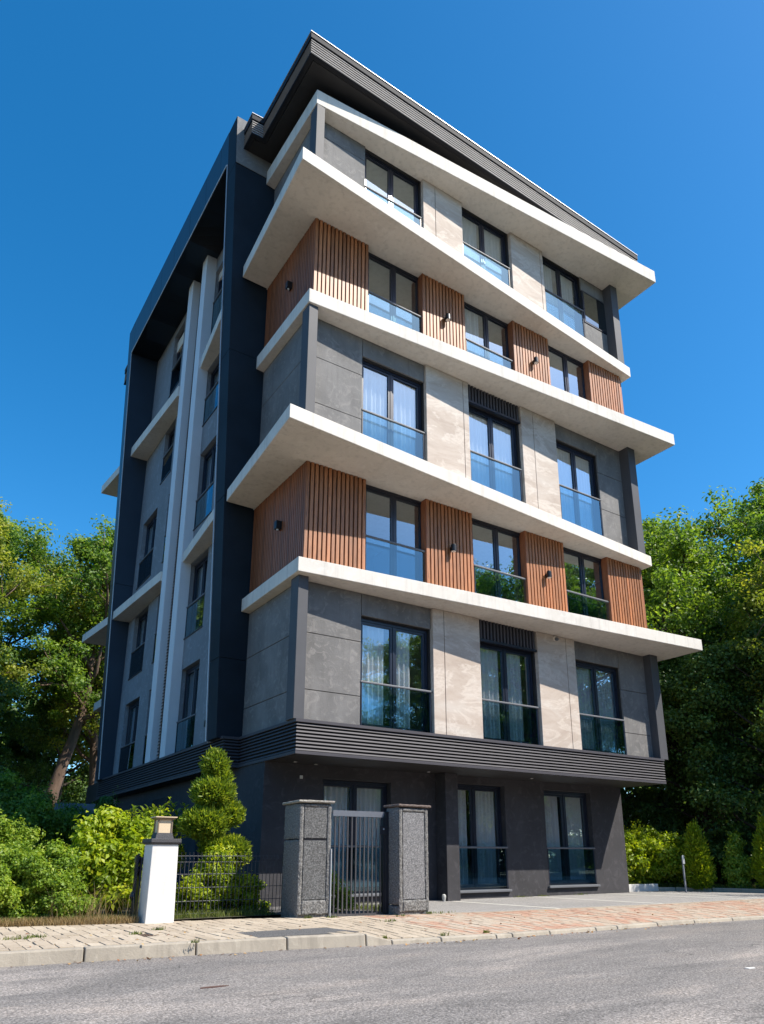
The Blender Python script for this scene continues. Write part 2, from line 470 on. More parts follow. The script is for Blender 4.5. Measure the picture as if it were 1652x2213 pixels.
def ground_height(x, y):
    z = np.full_like(x, -0.03)
    z = z + 2.2 * smooth(3.0, 17.0, y) * smooth(1.2, 3.5, -x + 0.0 * y)
    z = np.maximum(z, -0.03 + 3.2 * smooth(18.5, 30, y))
    z = np.maximum(z, -0.03 + 1.8 * smooth(16.5, 24, x) * smooth(-12, -6, y))
    z = np.where(y < -3.2, np.minimum(z, -0.30 + 0.27 * smooth(10, 30, -y - 4)), z)
    z = np.where((y < 2.2) & (y > -3.2) & (x > 1.0) & (x < 15.0), -0.10, z)
    return z

def build_ground():
    xs = np.concatenate([[-900, -400, -150, -60], np.arange(-30, 40.1, 0.6), [60, 150, 400, 900]])
    ys = np.concatenate([[-900, -400, -150, -70, -50], np.arange(-36, 45.1, 0.6), [60, 150, 400, 900]])
    X, Y = np.meshgrid(xs, ys)
    Z = ground_height(X, Y)
    v = np.stack([X.ravel(), Y.ravel(), Z.ravel()], 1)
    nx, ny = len(xs), len(ys)
    f = [(j*nx+i, j*nx+i+1, (j+1)*nx+i+1, (j+1)*nx+i) for j in range(ny-1) for i in range(nx-1)]
    me = bpy.data.meshes.new('ground'); me.from_pydata(v.tolist(), [], f); me.materials.append(SOIL)
    me.polygons.foreach_set('use_smooth', [True] * len(f)); me.update()
    structure(link('ground', me))
build_ground()

KX = [-30, -8, -5.24, -4.35, -3.18, -2.03, -0.96, 1.1, 5.8, 7.6, 12, 30]
KY = [-3.0, -3.62, -3.78, -3.86, -3.98, -4.10, -4.32, -4.60, -4.66, -4.86, -5.4, -8.0]
BX = [-30, -8, -4.85, -3.85, -2.94, -1.23, -0.54, 1.27, 3.29, 7.79, 11.6, 14.6, 30]
BY = [3.0, 0.2, -0.32, -0.57, -0.80, -1.05, -1.25, -1.62, -2.10, -2.41, -2.44, -2.5, -4.5]
def kerb_y(x): return float(np.interp(x, KX, KY))
def back_y(x): return float(np.interp(x, BX, BY))
def kerb_z(x): return float(np.interp(x, [-0.98, -0.60], [0.015, -0.075]))
def pave_z(x, y):
    yb, yk = back_y(x), kerb_y(x) + 0.16
    t = min(1, max(0, (yb - y) / (yb - yk)))
    return t * t * kerb_z(x)

def strip(name, m, xs, y_lo, y_hi, zf, n=6):
    b = MB()
    for i in range(len(xs) - 1):
        for j in range(n):
            q = []
            for x, t in ((xs[i], j/n), (xs[i+1], j/n), (xs[i+1], (j+1)/n), (xs[i], (j+1)/n)):
                y = y_lo(x) + (y_hi(x) - y_lo(x)) * t
                q.append((x, y, zf(x, y)))
            b.quad(*q)
    return structure(b.build(name, m))

xs = sorted(set(KX + BX + list(np.arange(-8, 16, 0.5))))
ROADZ = -0.13
strip('road', ROAD, [-60] + xs + [60], lambda x: -15.0, lambda x: kerb_y(max(-30, min(30, x))) + 0.03, lambda x, y: ROADZ, 1)
pavement = strip('pavement', SAND, xs, lambda x: kerb_y(x) + 0.1, lambda x: back_y(x) + 0.25, lambda x, y: pave_z(x, y) - 0.012, 6)
kerb = structure(link('kerb', None))
kx = [-6.9, -5.6, -4.40, -3.16, -2.02, -0.98, -0.60, 0.15, 1.05, 1.35, 2.1, 3.1, 3.6, 4.6, 5.6, 6.6, 7.6, 8.6, 9.6, 10.6, 11.6, 12.6, 14, 16]
for a, b in zip(kx[:-1], kx[1:]):
    g = 0.008
    m = MB()
    za, zb = kerb_z(a), kerb_z(b)
    p = [(a+g, kerb_y(a), ROADZ-0.05), (b-g, kerb_y(b), ROADZ-0.05), (b-g, kerb_y(b)+0.15, ROADZ-0.05), (a+g, kerb_y(a)+0.15, ROADZ-0.05)]
    dz = R.uniform(-0.004, 0.004)
    q = [(a+g, kerb_y(a)+0.025, za+dz), (b-g, kerb_y(b)+0.025, zb+dz), (b-g, kerb_y(b)+0.15, zb+dz+0.004), (a+g, kerb_y(a)+0.15, za+dz+0.004)]
    m.hexa(p + q)
    m.build('kerb_stone', KERB, kerb, bevel=0.015)

# pavers: buff ones on the left as single pieces, bricks further right as one mass
def unit_paver(name, mt):
    b = MB(); e = 0.02
    b.hexa([(-.5, -.5, -1), (.5, -.5, -1), (.5, .5, -1), (-.5, .5, -1),
            (-.5 + e, -.5 + e*0.6, 0), (.5 - e, -.5 + e*0.6, 0), (.5 - e, .5 - e*0.6, 0), (-.5 + e, .5 - e*0.6, 0)])
    return b.mesh(name, mt)
pm = unit_paver('paver', PAVER)
PATCHPOLY = [(-2.35, -3.05), (-1.03, -3.13), (-0.70, -3.55), (-0.95, -4.0), (-2.35, -3.72)]
def in_patch(x, y): return -2.33 < x < -0.72 and -3.9 + 0.0 < y < -3.08 + 0.0 and y < -3.02 - 0.07 * (x + 2.3)
def in_drain(x, y): return -3.50 < x < -3.16 and -2.93 < y < -2.52
w = 0.165
x = -5.62
n_p = 0
while x < 0.55:
    y0, y1 = kerb_y(x) + 0.17, back_y(x) + 0.1
    y = y0
    first = True
    while y < y1 - 0.05:
        L = R.uniform(0.42, 0.66) * (R.uniform(0.4, 1) if first else 1); first = False
        if y1 - (y + L) < 0.2: L = y1 - y
        cx, cy = x + w/2, y + L/2
        if not in_patch(cx, cy) and not in_drain(cx, cy) and n_p < 300:
            o = link('paver', pm, pavement, (cx, cy, pave_z(cx, cy) + R.uniform(-0.003, 0.005)))
            o.scale = (w - 0.008, L - 0.009, 0.05)
            sl = (pave_z(cx, cy + L/2) - pave_z(cx, cy - L/2)) / L
            o.rotation_euler = (math.atan(sl) + R.uniform(-0.006, 0.006), R.uniform(-0.02, 0.02), -0.035)
            n_p += 1
        y += L
    x += w
X_BRICK = x
def paver_mass(name, mt, x0, x1, w, L, parent):
    b = MB(); tint = []
    x = x0; k = 0
    while x < x1:
        y = kerb_y(x) + 0.17 + (L/2 if k % 2 else 0) - L/2; k += 1
        while y < back_y(x):
            lo, hi = max(y, kerb_y(x) + 0.165), min(y + L, back_y(x) + 0.02)
            if hi - lo > 0.04:
                g = 0.004; z0, z1 = pave_z(x, lo), pave_z(x, hi)
                dz = R.uniform(-0.003, 0.003)
                q = [(x+g, lo+g), (x+w-g, lo+g), (x+w-g, hi-g), (x+g, hi-g)]
                zz = (z0, z0, z1, z1)
                b.hexa([(a, c, z - 0.04) for (a, c), z in zip(q, zz)] + [(a, c, z + dz) for (a, c), z in zip(q, zz)])
                tint += [R.random()] * 6
            y += L
        x += w
    o = b.build(name, mt, parent)
    a = o.data.attributes.new('tint', 'FLOAT', 'FACE'); a.data.foreach_set('value', tint)
    o['kind'] = 'stuff'
    return o
paver_mass('brick_paver', BRICK, X_BRICK + 0.0, 14.5, 0.11, 0.24, pavement)
paver_mass('buff_paver', BRICK, -8.0, -5.64, 0.165, 0.5, pavement)
b = MB(); b.prism([(x, y) for x, y in PATCHPOLY], -0.03, 0.004)
b = MB(); k = PATCHPOLY
b.hexa([(-2.33, -3.86, -0.03), (-0.86, -3.92, -0.03), (-0.74, -3.2, -0.03), (-2.33, -3.06, -0.03),
        (-2.33, -3.86, 0.012), (-0.86, -3.92, 0.012), (-0.95, -3.13, 0.010), (-2.33, -3.05, 0.006)])
structure(b.build('asphalt_patch', PATCH))
dr = empty('drain_grate', (-3.33, -2.72, 0), 'small rusty square drain grate set in the buff pavers', 'drain cover')
b = MB(); b.box(-0.17, 0.17, -0.2, 0.2, -0.04, -0.012); b.build('pit', LOUVD, dr)
b = MB()
for i in range(9): b.box(-0.16 + i*0.037, -0.14 + i*0.037, -0.19, 0.19, -0.012, 0.0)
for j in (-0.19, -0.01, 0.17): b.box(-0.165, 0.165, j, j + 0.02, -0.010, 0.002)
b.build('grate', plain('rusty_iron', (0.13, 0.085, 0.06), 0.8, 0.3, 0.3, 8, 60, 0.2), dr)

# parking court with painted bay lines
pk = MB()
px = [1.97, 3.29, 5, 7.79, 9.5, 11.6, 13.0, 14.4]
for a, c in zip(px[:-1], px[1:]):
    def top(x): return 2.0 if x < 13.2 else 1.6 - 2.6 * (x - 13.2)
    pk.quad((a, back_y(a), 0.0), (c, back_y(c), 0.0), (c, min(2.0, top(c)), 0.0), (a, min(2.0, top(a)), 0.0))
structure(pk.build('parking_court', PARK))
ln = structure(link('bay_marking', None))
for (ax, ay), (bx, by) in (((4.66, 1.0), (4.92, -2.14)), ((7.63, 1.42), (7.90, -2.34)), ((10.44, 1.42), (11.12, -2.38)), ((12.05, 1.5), (11.75, -2.2))):
    d = 0.05
    MB().quad((ax-d, ay, 0.004), (bx-d, by, 0.004), (bx+d, by, 0.004), (ax+d, ay, 0.004)).build('painted_line', LINE, ln)
b = MB()
for a, c in zip(px[:-1], px[1:]):
    b.hexa([(a, back_y(a)-0.02, -0.05), (c, back_y(c)-0.02, -0.05), (c, back_y(c)+0.08, -0.05), (a, back_y(a)+0.08, -0.05),
            (a, back_y(a)-0.02, 0.008), (c, back_y(c)-0.02, 0.008), (c, back_y(c)+0.08, 0.008), (a, back_y(a)+0.08, 0.008)])
structure(b.build('edging_strip', KERB))
# gravel yard behind the gate and bed behind the fence
structure(MB().quad((-0.4, -1.3, 0.004), (1.97, -1.75, 0.004), (1.97, 1.5, 0.004), (-0.4, 1.5, 0.004)).build('gravel_yard', GRAVEL))
structure(MB().quad((-2.7, -0.6, 0.012), (-0.4, -0.6, 0.012), (-0.4, 1.5, 0.012), (-2.7, 1.5, 0.012)).build('planting_bed', SOIL))
# low kerb wall on the right of the court
lw = empty('low_garden_wall', (11.6, 1.8, 0), 'low whitewashed kerb wall running from the building corner along the right hedge bed', 'low wall')
P_ = [(-0.02, 0.05), (1.45, -0.12), (1.95, -0.35), (2.5, -1.2), (3.0, -2.9), (3.4, -4.3)]
for i in range(len(P_) - 1):
    (ax, ay), (bx, by) = P_[i], P_[i+1]
    d = Vector((bx-ax, by-ay, 0)).normalized(); nrm = Vector((-d.y, d.x, 0)) * 0.14
    h = 0.2 if i == 0 else 0.10
    A, B_ = Vector((ax, ay, -0.05)) + d*0.005, Vector((bx, by, -0.05)) - d*0.005
    t = Vector((0, 0, h + 0.05))
    MB().hexa([A, B_, B_+nrm, A+nrm, A+t, B_+t, B_+nrm+t, A+nrm+t]).build('kerb_block', KERB if i else WHITE, lw, bevel=0.012)

# ------------------------------------------------------------------ the building
bld = empty('apartment_building', (0, 0, 0), 'six storey grey apartment building with pale projecting slabs, timber slats and dark side frame', 'apartment building')

def hx(poly, z0, z1, m, name='slab', bevel=0.0, parent=bld, **kw):
    return MB().prism(poly, z0, z1).build(name, m, parent, bevel=bevel, **kw)

XR = 11.72
slabs = [
    (6.73, 7.06, (-0.18, -0.18), (-0.12, 3.02), (12.46, -1.13)),
    (9.54, 9.87, (-1.02, -1.24), (-0.71, 2.98), (11.82, -0.21)),
    (13.73, 14.12, (-0.11, -0.05), (-0.13, 3.02), (12.73, -0.92)),
    (16.48, 16.85, (-0.98, -1.20), (-0.71, 2.98), (11.95, -0.12)),
    (20.20, 20.69, (-0.09, 0.0), (-0.18, 3.02), (12.80, -0.95))]
for i, (z0, z1, c, l, t) in enumerate(slabs):
    out = i in (1, 3)
    rear = [(-1.0, 18.4), (-0.72, 15.2), (0.04, 15.1)] if out else [(-0.2, 18.5), (-0.15, 15.2), (0.04, 15.1)]
    poly = [c, t, (t[0], 18.3)] + rear + [(0.04, l[1] + 0.02), l]
    s = hx(poly, z0, z1, SLAB, 'floor_slab', 0.012)
    # shallow drip groove strip a hand's breadth inside the edge of the underside
    d = 0.10
    g = MB()
    ox, oy = (t[0]-c[0]), (t[1]-c[1]); L = math.hypot(ox, oy); ox /= L; oy /= L
    A = Vector((c[0] + d*ox - d*oy*1.0, c[1] + d*oy + d*ox, z0)); B_ = Vector((t[0] - d*ox - d*oy, t[1] - d*oy + d*ox, z0))
    n = Vector((-oy, ox, 0)) * 0.025; dn = Vector((0, 0, -0.006))
    g.hexa([A+dn, B_+dn, B_+n+dn, A+n+dn, A, B_, B_+n, A+n])
    g.build('drip_edge', SLAB, s)

F = {1: (3.64, 6.73), 2: (7.06, 9.54), 3: (9.87, 13.73), 4: (14.12, 16.48), 5: (16.85, 20.20)}

def wall_boxes(b, a0, a1, z0, z1, ops, put):
    """rectangular wall with openings, cut into boxes; put(a0,a1,z0,z1) adds one"""
    cuts = sorted(set([a0, a1] + [o[0] for o in ops] + [o[1] for o in ops]))
    for p, q in zip(cuts[:-1], cuts[1:]):
        if q <= a0 or p >= a1: continue
        zs = sorted([(o[2], o[3]) for o in ops if o[0] <= p and o[1] >= q])
        z = z0
        for lo, hi in zs:
            if lo > z + 1e-4: put(p, q, z, lo)
            z = hi
        if z < z1 - 1e-4: put(p, q, z, z1)

def fold_curtain(side, a0, a1, z0, z1, d, name='curtain', parent=None, mt=None):
    b = MB(); n = max(8, int((a1 - a0) / 0.018)); ph = R.uniform(0, 6)
    top, bot = [], []
    for i in range(n + 1):
        a = a0 + (a1 - a0) * i / n
        w1 = 0.035 * math.sin(a * 2*math.pi / 0.135 + ph + 0.8*math.sin(a*5)) + 0.014 * math.sin(a * 2*math.pi / 0.31 + ph*2)
        w2 = w1 * 1.25
        for lst, ww, z in ((top, w1, z1), (bot, w2, z0)):
            lst.append((a, d + ww, z) if side == 'f' else (d + ww, a, z))
    b.v = top + bot
    b.f = [(i, i+1, n+1+i+1, n+1+i) for i in range(n)]
    return b.build(name, mt or CURT, parent, smooth=True)

def window(side, a0, a1, z0, z1, plane, rail=None, curt=None, parent=bld, gl=None, label=None, rec=0.13, wide=0.05, guard_out=True, solid_guard=False):
    """side 'f': wall faces -y at y=plane; side 's': wall faces -x at x=plane. a runs along the wall."""
    gl = gl or GLASS
    def put(b, p, q, d0, d1, lo, hi):
        if side == 'f': b.box(p, q, plane + d0, plane + d1, lo, hi)
        else: b.box(plane + d0, plane + d1, p, q, lo, hi)
    def pane(p, q, lo, hi, d, mt, name, par):
        b = MB()
        e1, e2 = R.uniform(-0.004, 0.004), R.uniform(-0.004, 0.004)
        if side == 'f': b.quad((p, plane+d+e1, lo), (q, plane+d-e1, lo), (q, plane+d-e1+e2, hi), (p, plane+d+e1+e2, hi))
        else: b.quad((plane+d+e1, q, lo), (plane+d-e1, p, lo), (plane+d-e1+e2, p, hi), (plane+d+e1+e2, q, hi))
        return b.build(name, mt, par)
    f = MB(); t = 0.055; c = (a0 + a1) / 2; D0, D1 = rec, rec + 0.10
    put(f, a0, a0 + t, D0, D1, z0, z1); put(f, a1 - t, a1, D0, D1, z0, z1)
    put(f, a0 + t, a1 - t, D0, D1, z1 - t*1.3, z1); put(f, a0 + t, a1 - t, D0, D1, z0, z0 + t)
    put(f, c - 0.022, c + 0.022, D0 + 0.005, D1, z0 + t, z1 - t*1.3)
    w = f.build('window', WFRAME, parent)
    if label: w['label'] = label
    for s0, s1 in ((a0 + t, c - 0.022), (c + 0.022, a1 - t)):
        s = MB(); k = 0.058; e = 0.004
        lo, hi = z0 + t + e, z1 - t*1.3 - e
        p, q = s0 + e, s1 - e
        put(s, p, p + k, D0 + 0.02, D1 - 0.01, lo, hi); put(s, q - k, q, D0 + 0.02, D1 - 0.01, lo, hi)
        put(s, p + k, q - k, D0 + 0.02, D1 - 0.01, hi - k, hi); put(s, p + k, q - k, D0 + 0.02, D1 - 0.01, lo, lo + k)
        s.build('sash', WFRAME, w)
        pane(p + k, q - k, lo + k, hi - k, D0 + 0.05, gl, 'glass_pane', w)
    if rail:
        r = MB(); o = 0.02
        put(r, a0 - 0.02, a1 + 0.03, -0.02, 0.03, rail - 0.025, rail + 0.022)
        r.build('guard_rail', RAIL, w, bevel=0.012)
        for p in (a0, a1 - 0.03):
            g = MB(); put(g, p, p + 0.03, 0.0, 0.03, z0 + 0.02, rail - 0.025); g.build('guard_post', WFRAME, w)
        pane(a0 + 0.03, a1 - 0.03, z0 + 0.04, rail - 0.025, 0.015, GGLASS if not solid_guard else PANELG, 'guard_glass', w)
    s = MB(); put(s, a0 - 0.01, a1 + 0.01, -0.03, D0 - 0.002, z0 - 0.035, z0 - 0.004)
    s.build('sill', RAIL if side == 'f' else WFRAME, w)
    for p, q, in (curt or []):
        if side == 'f': fold_curtain('f', a0 + (a1-a0)*p, a0 + (a1-a0)*q, z0 + 0.03, z1 - 0.02, plane + D1 + 0.05, parent=w)
        else: fold_curtain('s', a0 + (a1-a0)*p, a0 + (a1-a0)*q, z0 + 0.03, z1 - 0.02, plane + D1 + 0.05, parent=w)
    return w

def panel(x0, x1, y0, y1, z0, z1, m, name='concrete_panel', g=0.007, label=None, bevel=0.006):
    o = MB().box(x0 + g, x1 - g, y0, y1, z0 + g, z1 - g).build(name, m, bld, bevel=bevel)
    if label: o['label'] = label
    return o

# --- front of the stone and concrete floors
W = {'w1': (1.65, 3.58), 'w2': (5.10, 7.02), 'w3': (8.55, 10.38)}
spec = {1: dict(y=0.25, base=3.66, top=6.19, rail=4.67, j=[4.33, 5.57], vj=(3.95, 8.15)),
        3: dict(y=0.35, base=10.12, top=13.18, rail=11.62, j=[11.33, 12.60], vj=(4.88, 7.55)),
        5: dict(y=0.34, base=17.3, top=20.19, rail=18.76, j=[19.65, 18.3], vj=(4.05, 8.36))}
for n, s in spec.items():
    z0, z1 = F[n]; y = s['y']; D = y + 0.24
    zs = [z0] + sorted(s['j']) + [z1]
    ops = [(a, b, s['base'], s['top']) for a, b in W.values()]
    core = MB()
    wall_boxes(core, 0.2, XR, z0, z1, ops, lambda p, q, lo, hi: core.box(p, q, y + 0.05, y + 0.30, lo, hi))
    for lo, hi in zip(zs[:-1], zs[1:]):
        panel(0.10, 1.65, y, D, lo, hi, CONC)
        if n == 5 and lo > 18.2 and hi < 19.8: continue
        panel(10.38, XR - 0.02, y, D, lo, hi, CONC)
    head = s['top'] + 0.01
    if n != 5:
        panel(1.65, 3.60, y, D - 0.12, head, z1, CONC)
        panel(8.50, 10.38, y, D - 0.12, head, z1, CONC)
        lg = MB().box(5.10, 7.04, y + 0.02, y + 0.2, head + 0.02, z1 - 0.002).build('louvre_grille', LOUVD, bld)
        fr = MB().box(5.08, 7.06, y - 0.05, y + 0.03, head - 0.04, head + 0.02).build('grille_sill', WFRAME, lg)
        sm = MB().box(-0.028, 0.028, -0.05, 0.0, head + 0.02, z1 - 0.004).mesh('grille_slat', LOUV)
        for i in range(17): link('grille_slat', sm, lg, (5.16 + i * 0.1135, y + 0.02, 0))
    ys = y - 0.07
    vj = s['vj']
    for a, b in ((3.60, vj[0]), (vj[0], 5.08), (7.06, vj[1]), (vj[1], 8.50)):
        panel(a, b, ys, D, z0, z1, TRAV, 'stone_panel', 0.009)
    if n == 5:
        pg = MB().box(10.40, XR - 0.03, y - 0.015, y + 0.03, 18.32, 19.63).build('glass_infill_frame', WFRAME, bld)
        MB().quad((10.46, y - 0.02, 18.38), (11.64, y - 0.02, 18.38), (11.64, y - 0.02, 19.57), (10.46, y - 0.02, 19.57)).build('dark_glass', PANELG, pg)
    # sill panels under the windows
    for k, (a, b) in W.items():
        if s['base'] > z0 + 0.05:
            panel(a, b, y + 0.01, D - 0.05, z0, s['base'] - 0.04, CONC, 'sill_panel')
    cur = {1: {'w1': [(0.02, 0.42), (0.55, 0.8)], 'w2': [(0.02, 0.45), (0.52, 0.85)], 'w3': [(0.02, 0.98)]},
           3: {'w1': [(0.0, 0.98)], 'w2': [(0.0, 1.0)], 'w3': [(0.0, 1.0)]},
           5: {'w1': [], 'w2': [(0.0, 0.42), (0.5, 0.95)], 'w3': [(0.0, 0.4), (0.5, 0.95)]}}[n]
    for k, (a, b) in W.items():
        window('f', a + 0.01, b - 0.01, s['base'], s['top'], y, s['rail'], cur[k])
    # corner and end columns
    MB().box(-0.07, 0.17, 0.0, 0.36, z0, z1).build('corner_column', COLM, bld, bevel=0.008)
    MB().box(11.52, 11.86, 0.0, 0.45, z0, z1).build('end_column', COLM, bld, bevel=0.008)
    # return wall on the left side
    for lo, hi in zip(zs[:-1], zs[1:]):
        o = MB().box(0.10, 0.35, 0.37, 3.03, lo + 0.007, hi - 0.007).build('concrete_panel', CONC, bld, bevel=0.006)
    core.build('wall_core', SOFF, bld)
    MB().box(0.14, 0.34, 0.66, 3.05, z0, z1).build('wall_core', SOFF, bld)

# --- timber floors
def slats(side, a0, a1, plane, z0, z1, parent, mt, pitch=0.112, wd=0.076):
    n = max(2, round((a1 - a0) / pitch)); pitch = (a1 - a0 - wd) / (n - 1)
    d = 0.05; h = 0.004
    if side == 'f': me = MB().box(0, wd, -d, 0, z0 + h, z1 - h).mesh('timber_slat', mt)
    else: me = MB().box(-d, 0, 0, wd, z0 + h, z1 - h).mesh('timber_slat', mt)
    for i in range(n):
        dz = R.uniform(-0.012, 0.004)
        loc = (a0 + i*pitch, plane, dz) if side == 'f' else (plane, a0 + i*pitch, dz)
        link('timber_slat', me, parent, loc)

WT = {'w1': (1.66, 3.46), 'w2': (4.94, 6.80), 'w3': (8.30, 10.14)}
tcore = MB()
for n in (2, 4):
    z0, z1 = F[n]
    for a, b in ((0.06, 1.62), (3.40, 4.86), (6.76, 8.22), (10.08, 11.58)):
        c = MB().box(a, b, 0.12, 0.42, z0, z1).build('timber_cladding', WOODBACK, bld)
        slats('f', a, b, 0.12, z0, z1, c, WOOD)
        if a > 1:
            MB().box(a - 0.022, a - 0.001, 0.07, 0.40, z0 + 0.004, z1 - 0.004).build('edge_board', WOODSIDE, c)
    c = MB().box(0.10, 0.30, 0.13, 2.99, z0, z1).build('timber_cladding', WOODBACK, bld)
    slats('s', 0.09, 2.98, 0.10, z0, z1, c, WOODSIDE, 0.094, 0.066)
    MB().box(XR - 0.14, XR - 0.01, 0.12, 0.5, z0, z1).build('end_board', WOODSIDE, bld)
    rz = {2: 8.13, 4: 15.05}[n]
    for k, (a, b) in WT.items():
        window('f', a, b, z0 + 0.05, z1 - 0.004, 0.14, None if (n == 4 and k == 'w3') else rz,
               {(4, 'w2'): [(0.02, 0.40)]}.get((n, k), []))
        tcore.box(a, b, 0.16, 0.38, z0, z0 + 0.04)
tcore.build('threshold', SOFF, bld)

# rooms: back walls, partitions and the shell that closes the far sides
rm = MB()
for n, (z0, z1) in F.items():
    rm.box(0.4, 11.6, 3.9, 4.0, z0, z1)
    for xx in (4.25, 7.75): rm.box(xx, xx + 0.1, 0.75, 3.9, z0, z1)
    rm.box(3.0, 3.1, 4.0, 15.0, z0, z1)
    for yy in (8.4, 11.2): rm.box(0.25, 3.0, yy, yy + 0.1, z0, z1)
rm.box(0.2, 11.6, 5.2, 5.3, 0, 2.94); rm.box(3.9, 4.0, 1.8, 5.2, 0, 2.94); rm.box(7.4, 7.5, 1.8, 5.2, 0, 2.94)
rm.build('room_wall', ROOM, bld)
sh = MB()
sh.box(XR - 0.2, XR, 0.35, 18.1, 3.6, 21.0)
sh.box(0.1, XR, 18.0, 18.2, 3.6, 21.0)
sh.box(0.06, 0.3, 15.0, 18.0, 3.6, 21.0)
sh.build('rear_wall', CONC, bld)

# --- side recess between the posts of the big frame
SX = -0.08
near = [(5.93, 7.50, 3.76, 6.20, 4.65), (5.93, 7.50, 7.14, 9.50, 8.12), (5.93, 7.50, 10.66, 13.3, 11.65), (5.93, 7.50, 14.35, 16.44, 15.35), (5.93, 7.50, 17.75, 20.5, 19.2)]
far = [(11.85, 13.72, 3.76, 6.20, 4.65), (11.9, 13.65, 7.12, 9.50, 8.12), (12.05, 13.9, 10.7, 13.4, 11.75), (10.75, 12.0, 14.3, 16.46, 15.4), (10.8, 12.05, 18.1, 20.9, 19.3)]
nar = [(9.55, 10.72, 3.76, 6.20, 4.7), (9.55, 10.72, 7.12, 9.5, 8.12), (9.55, 10.72, 10.7, 13.3, 11.7)]
for name, a0, a1, ops, mt in (('side_wall', 3.60, 7.52, near, SIDEC), ('side_wall', 8.9, 14.52, far + nar, SIDEC)):
    b = MB()
    wall_boxes(b, a0, a1, 3.60, 21.6, [o[:4] for o in ops], lambda p, q, lo, hi: b.box(SX, SX + 0.25, p, q, lo, hi))
    b.build(name, mt, bld)
for a0, a1, z0, z1, r in near + far + nar:
    window('s', a0 + 0.01, a1 - 0.01, z0 + 0.01, z1 - 0.01, SX, r, [(0.55, 0.95)] if a1 - a0 > 1.3 else [], gl=SGLASS, rec=0.14,
           solid_guard=(a0 > 9))
# pale fins and the louvre strip between them
for y0, y1 in ((7.48, 7.95), (8.93, 9.42)):
    MB().hexa([(-0.36, y0, 3.62), (-0.36, y1, 3.62), (-0.06, y1, 3.62), (-0.06, y0, 3.62),
               (-0.42, y0, 21.15), (-0.42, y1, 21.15), (-0.06, y1, 21.15), (-0.06, y0, 21.15)]).build('pale_fin', FIN, bld, bevel=0.01)
ls = MB().box(-0.10, 0.15, 7.95, 8.93, 3.62, 21.4).build('louvre_strip', LOUVD, bld)
lm = MB().hexa([(-0.06, 0, -0.012), (-0.06, 0.97, -0.012), (0, 0.97, 0.02), (0, 0, 0.02),
                (-0.06, 0, 0.008), (-0.06, 0.97, 0.008), (0, 0.97, 0.045), (0, 0, 0.045)]).mesh('louvre_blade', BLADE)
for i in range(178): link('louvre_blade', lm, ls, (-0.10, 7.955, 3.68 + i * 0.0985))
# slabs inside the recess
for poly, z0, z1 in (([(-0.33, 7.48), (-0.06, 7.48), (-0.06, 3.66), (-0.76, 3.66)], 16.48, 16.85), ([(-0.33, 7.48), (-0.06, 7.48), (-0.06, 3.66), (-0.66, 3.66)], 9.54, 9.87),
                     ([(-0.74, 14.5), (-0.06, 14.5), (-0.06, 9.42), (-0.47, 9.42)], 16.50, 16.90), ([(-0.70, 14.5), (-0.06, 14.5), (-0.06, 9.42), (-0.44, 9.42)], 9.54, 9.87)):
    hx(poly[::-1], z0, z1, SLAB, 'side_slab', 0.01)

# --- the big dark frame
def tx(z): return -0.52 - 0.0377 * (z - 3.6)
frm = MB()
def post(b, y0, y1, z0, z1, i, xin=0.12, z1b=None):
    z1b = z1b or z1
    b.hexa([(tx(z0) + i, y0 + i, z0), (xin, y0 + i, z0), (xin, y1 - i, z0), (tx(z0) + i, y1 - i, z0),
            (tx(z1) + i, y0 + i, z1), (xin, y0 + i, z1), (xin, y1 - i, z1b), (tx(z1b) + i, y1 - i, z1b)])
post(frm, 3.05, 3.66, 3.60, 22.1, 0.015)
post(frm, 14.5, 15.08, 3.60, 22.6, 0.015)
def beam(b, y0, y1, i):
    def zt(y): return 22.20 + (22.68 - 22.20) * (y - 3.05) / (15.05 - 3.05)
    def zl(y): return 21.00 + (21.28 - 21.00) * (y - 3.66) / (14.5 - 3.66)
    b.hexa([(tx(zl(y0)) + i, y0, zl(y0)), (tx(zl(y1)) + i, y1, zl(y1)), (0.12, y1, zl(y1)), (0.12, y0, zl(y0)),
            (tx(zt(y0)) + i, y0, zt(y0) - i), (tx(zt(y1)) + i, y1, zt(y1) - i), (0.12, y1, zt(y1) - i), (0.12, y0, zt(y0) - i)])
beam(frm, 3.66, 14.5, 0.015)
fr = frm.build('portal_frame', LOUVD, bld)
g = 0.006
for z0, z1 in ((3.60, 5.52), (5.52, 9.74), (9.74, 14.07), (14.07, 20.44), (20.44, 22.20)):
    b = MB(); post(b, 3.04, 3.668, z0 + g, z1 - g, 0.0, 0.13)
    o = b.build('frame_panel', NAVY, fr, bevel=0.006)
    if z0 > 20: o.data.materials.clear(); o.data.materials.append(NAVY); o['label'] = 'top panel of the near post'
# concrete face plate on the near post, paled to carry its sunlit top
b = MB(); b.hexa([(tx(20.46) + 0.01, 3.025, 20.46), (0.10, 3.025, 20.46), (0.10, 3.04, 20.46), (tx(20.46) + 0.01, 3.04, 20.46),
                  (tx(22.19) + 0.01, 3.025, 22.19), (0.10, 3.025, 22.19), (0.10, 3.04, 22.19), (tx(22.19) + 0.01, 3.04, 22.19)])
b.build('face_plate', CAPC, fr)
for z0, z1 in ((3.60, 11.0), (11.0, 22.65)):
    b = MB(); post(b, 14.49, 15.09, z0 + g, z1 - g, 0.0, 0.13); b.build('frame_panel', NAVYP, fr, bevel=0.006)
ysj = [3.67, 4.31, 5.63, 7.21, 8.9, 10.45, 11.84, 14.17, 14.49]
for a, c in zip(ysj[:-1], ysj[1:]):
    b = MB(); beam(b, a + g, c - g, 0.0); b.build('frame_panel', NAVYP, fr, bevel=0.006)
tr = []
for z in (3.55, 3.6, 8, 14, 20.96): tr.append((tx(z) - 0.012, 3.69, z))
